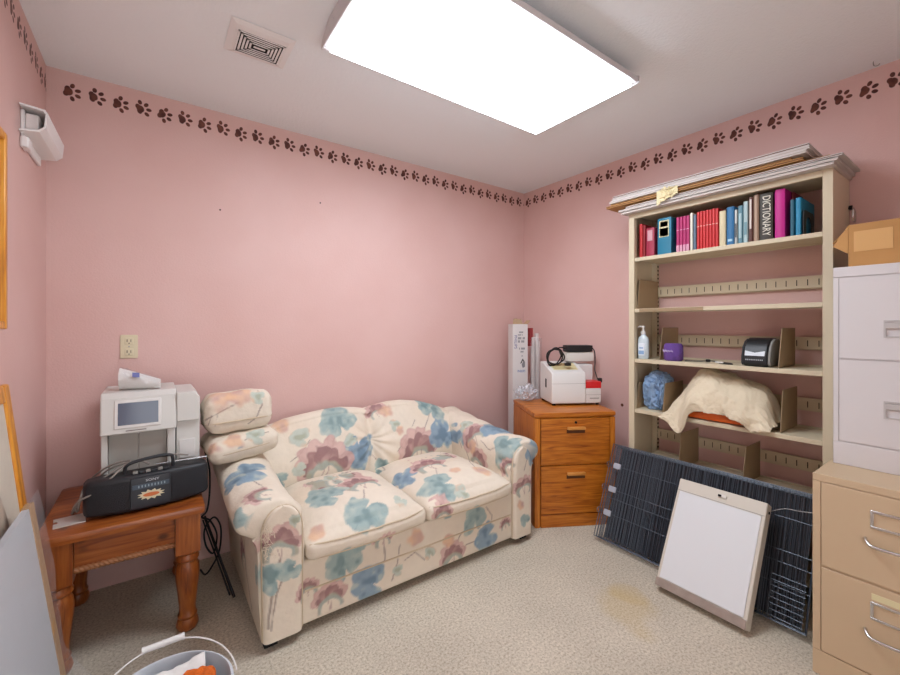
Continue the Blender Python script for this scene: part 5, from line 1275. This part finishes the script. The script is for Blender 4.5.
# ------------------------------------------------------------------ folded wire dog crate leaning on the bookcase
t = thing('dog_crate', 'folded black wire dog crate leaning against the lower bookcase', 'dog crate', (2.09, .98, 0))
ac = math.atan(.404); CL, Y0c, Y1c, THK = .545, .490, 1.458, .070
Mc = Matrix.Translation((2.092, 0, .0275)) @ Matrix.Rotation(ac, 4, 'Y')
M_wire = mat('black coated wire', '515964', .4, metal=.25)
def wire(bm, p, q, r=.0016, n=4): tube(bm, [Mc @ Vector(p), Mc @ Vector(q)], r, n)
LAY = [(0.004, 0), (.018, .009), (.032, .004), (.046, .014)]
for li, (off, sh) in enumerate(LAY):
    bm = B(); ya, yb = Y0c+.004*li, Y1c-.006*li; top = CL-.004*li
    n = (58, 47, 53, 41)[li]
    for k in range(n+1):
        y = ya+(yb-ya)*k/n+(.003*math.sin(k*2.3+li*5) if 0 < k < n else 0)
        wire(bm, (off, y, .002), (off, y, top), .0024 if k in (0, n) else .0015)
    hs = (.004, .15, .285, .42, top) if li == 0 else (.004, .235, top)
    for v in hs: wire(bm, (off-.003, ya, v), (off-.003, yb, v), .0024 if v in (.004, top) else .0018)
    p = part('wire_panel', bm, M_wire, t, smooth=60)
bm = B()
for k in range(5): wire(bm, (-.004, .505+k*.028, .015), (-.004, .505+k*.028, .19), .0017)
for k in range(8): wire(bm, (-.006, .50, .02+k*.023), (-.006, .62, .02+k*.023), .0017)
part('door_grid', bm, M_wire, t, smooth=60)
bm = B(); box(bm, (.056, Y0c+.03, .012), (.066, Y1c-.03, CL-.004), Mc); part('floor_pan', bm, mat('black plastic pan', '2b2f37', .4), t, bevel=.004)
bm = B()
for v in (.15, .285, .42): tube(bm, [Mc @ Vector((.004+.02*math.cos(a), Y1c+.003, v+.016*math.sin(a))) for a in [2*PI*k/10 for k in range(10)]], .002, 5, True)
part('hinge_ring', bm, M_wire, t)
for v in (.15, .285, .42):
    bm = B(); rbox(bm, (-.006, Y1c-.078, v-.015), (.002, Y1c-.032, v+.017), .003, .01, lambda x, y, z: Mc @ Vector((x, y, z))); part('hinge_clip', bm, mat('pale grey clip', 'b4b9c4', .35, metal=.2), t, label='pale grey hinge clip')
bm = B(); tube(bm, crv([Mc @ Vector(p) for p in [(-.008, .66, .42), (-.012, .60, .455), (-.014, .55, .462), (-.016, .498, .472)]], 5), .0022, 6); part('latch_wire', bm, M_steel, t)

# ------------------------------------------------------------------ viewing light panel leaning on the crate
t = thing('light_panel', 'white x-ray viewing light box leaning against the black dog crate', 'light box', (1.95, .826, 0))
al = math.atan(.565); PL, PY0, PY1, PT = .517, .641, 1.012, .058
Ml = Matrix.Translation((1.934, 0, PT*math.sin(al)+.0008)) @ Matrix.Rotation(al, 4, 'Y')
M_putty = mat('ivory enamel metal', 'cdc6b9', .45)
bm = B(); box(bm, (0, PY0, 0), (PT, PY1, PL), Ml); part('case', bm, M_putty, t, bevel=.004)
sc = part('screen', BX((-.0035, PY0+.014, .040), (-.0005, PY1-.014, PL-.062), Ml), mat('white acrylic screen', 'd9dbdd', .3), t, bevel=.001, label='plain white screen')
part('bottom_rail', BX((-.006, PY0+.002, .001), (-.0005, PY1-.002, .036), Ml), mat('dull stained metal strip', 'a3958b', .4, metal=.3, var=.15, vscale=20), t, bevel=.001, label='dull stained metal strip')
part('top_seam', BX((-.0012, PY0+.004, PL-.059), (-.0004, PY1-.004, PL-.057), Ml), M_grey, t, smooth=0)
bm = B(); box(bm, (-.008, .795, PL-.036), (-.0005, .832, PL-.022), Ml); sw = part('switch', bm, M_offwhite, t, bevel=.002)
bm = B(); box(bm, (-.0095, .816, PL-.034), (-.0083, .830, PL-.024), Ml); part('rocker', bm, M_dark, sw, smooth=0)
bm = B(); cyl(bm, Ml @ Vector((.03, PY0-.003, PL-.035)), Ml @ Vector((.03, PY0-.0003, PL-.035)), .006, n=14); part('side_screw', bm, M_dark, t)

# ------------------------------------------------------------------ metal filing cabinets on the right
def pull(parent, x, yc, zc, w=.11):
    bm = B(); tube(bm, crv([(x, yc+w/2, zc+.012), (x-.012, yc+w/2-.004, zc+.008), (x-.026, yc+w/2-.018, zc), (x-.027, yc, zc-.002), (x-.026, yc-w/2+.018, zc), (x-.012, yc-w/2+.004, zc+.008), (x, yc-w/2, zc+.012)], 5), .0055, 10); return part('handle', bm, M_chrome, parent, smooth=60)
def holder(parent, x, yc, zc, w=.085, h=.06):
    bm = B(); f = .008
    box(bm, (x-.005, yc-w/2, zc-h/2), (x-.0003, yc+w/2, zc-h/2+f)); box(bm, (x-.005, yc-w/2, zc+h/2-f), (x-.0003, yc+w/2, zc+h/2))
    box(bm, (x-.005, yc-w/2, zc-h/2+f), (x-.0003, yc-w/2+f, zc+h/2-f)); box(bm, (x-.005, yc+w/2-f, zc-h/2+f), (x-.0003, yc+w/2, zc+h/2-f)); return part('label_holder', bm, M_chrome, parent, bevel=.001)
t = thing('filing_cabinet', 'beige steel two drawer filing cabinet on the floor right of the bookcase', 'filing cabinet', (2.28, .247, 0))
FX, y0, y1 = 1.950, .057, .437
bm = B(); box(bm, (FX+.002, y0, .0008), (2.62, y1, .7255)); part('carcass', bm, M_beigemetal, t, bevel=.004)
bm = B()
for a, b in (((y0, .0008), (y1, .088)), ((y0, .700), (y1, .7255)), ((y1-.022, .089), (y1, .699)), ((y0, .089), (y0+.022, .699))): box(bm, (FX-.002, a[0], a[1]), (FX+.0015, b[0], b[1]))
part('front_frame', bm, M_beigemetal, t, bevel=.001)
for za, zb in ((.400, .697), (.092, .392)):
    bm = B(); box(bm, (FX-.004, y0+.0245, za), (FX+.0015, y1-.0245, zb)); d = part('drawer', bm, M_beigemetal, t, bevel=.002)
    holder(d, FX-.004, .245, zb-.083); pull(d, FX-.004, .245, zb-.165)
part('sticker', BX((FX-.0055, .195, .345), (FX-.0042, .285, .366)), mat('ivory sticker', 'ddd3a8', .6), d, smooth=0, label='ivory paper sticker')
t = thing('filing_cabinet', 'white steel two drawer filing cabinet stacked on the beige one', 'filing cabinet', (2.4, .23, .726))
WX, y0, y1, WB, WT = 2.152, .040, .421, .7262, 1.487
bm = B(); box(bm, (WX+.004, y0, WB), (2.655, y1, WT)); part('carcass', bm, M_whitemetal, t, bevel=.003)
bm = B()
for a, b in (((y0, WB), (y1, .812)), ((y0, 1.449), (y1, WT)), ((y1-.016, .813), (y1, 1.448)), ((y0, .813), (y0+.016, 1.448))): box(bm, (WX, a[0], a[1]), (WX+.0035, b[0], b[1]))
part('front_frame', bm, M_whitemetal, t, bevel=.0015)
for za, zb in ((1.137, 1.446), (.818, 1.131)):
    hz = za+.112 if za > 1 else za+.137
    bm = B(); ya, yb, ha, hb = .145, .278, hz-.026, hz+.026
    for a, b in (((y0+.018, za), (y1-.018, ha)), ((y0+.018, hb), (y1-.018, zb)), ((y0+.018, ha), (ya, hb)), ((yb, ha), (y1-.018, hb))): box(bm, (WX-.001, a[0], a[1]), (WX+.0035, b[0], b[1]))
    d = part('drawer', bm, M_whitemetal, t, smooth=0)
    bm = B(); f = .006
    box(bm, (WX-.003, ya-f, ha-f), (WX-.0012, yb+f, ha)); box(bm, (WX-.003, ya-f, hb), (WX-.0012, yb+f, hb+f)); box(bm, (WX-.003, ya-f, ha), (WX-.0012, ya, hb)); box(bm, (WX-.003, yb, ha), (WX-.0012, yb+f, hb))
    h = part('handle', bm, M_palegrey, d, smooth=0, label='recessed grey handle')
    prism(bm := B(), [(WX-.004, hb-.002), (WX-.004, hb-.022), (WX-.001, hb-.026), (WX+.001, hb-.002)], lambda x, z: (x, ya, z), lambda x, z: (x, yb, z)); part('finger_lip', bm, M_palegrey, h, smooth=0)
# cardboard box on the white cabinet
t = thing('cardboard_box', 'brown cardboard box with an open end flap on the white filing cabinet', 'box', (2.34, .20, 1.488))
bm = B(); xa, xb, ya, yb, za, zb = 2.166, 2.50, .03, .380, 1.4882, 1.648; k = .004
box(bm, (xa, ya, za), (xa+k, yb, zb)); box(bm, (xb-k, ya, za), (xb, yb, zb)); box(bm, (xa+k, ya, za), (xb-k, yb, za+k)); box(bm, (xa+k, ya, zb-k), (xb-k, yb, zb)); box(bm, (xa+k, ya, za+k), (xb-k, ya+k, zb-k))
part('carton', bm, M_cardboard, t, smooth=0)
part('tape_patch', BX((xa-.0012, .262, za+.055), (xa-.0002, .365, za+.132)), mat('pale tan tape', 'cfa267', .5), t, smooth=0, label='paler tan tape patch')
bm = B(); v = [bm.verts.new(p) for p in ((xa+.002, yb+.001, zb-.002), (xa+.002, yb+.001, za+.05), (xa+.012, yb+.046, za+.085))]; bm.faces.new(v); part('flap', bm, M_cardboard, t, smooth=0, solid=.004)
bm = B(); v = [bm.verts.new(p) for p in ((xa+.02, yb+.001, zb-.002), (xb-.01, yb+.001, zb-.002), (xb-.02, yb+.05, zb-.06), (xa+.03, yb+.05, zb-.06))]; bm.faces.new(v); part('flap', bm, M_cardboard, t, smooth=0, solid=.004)
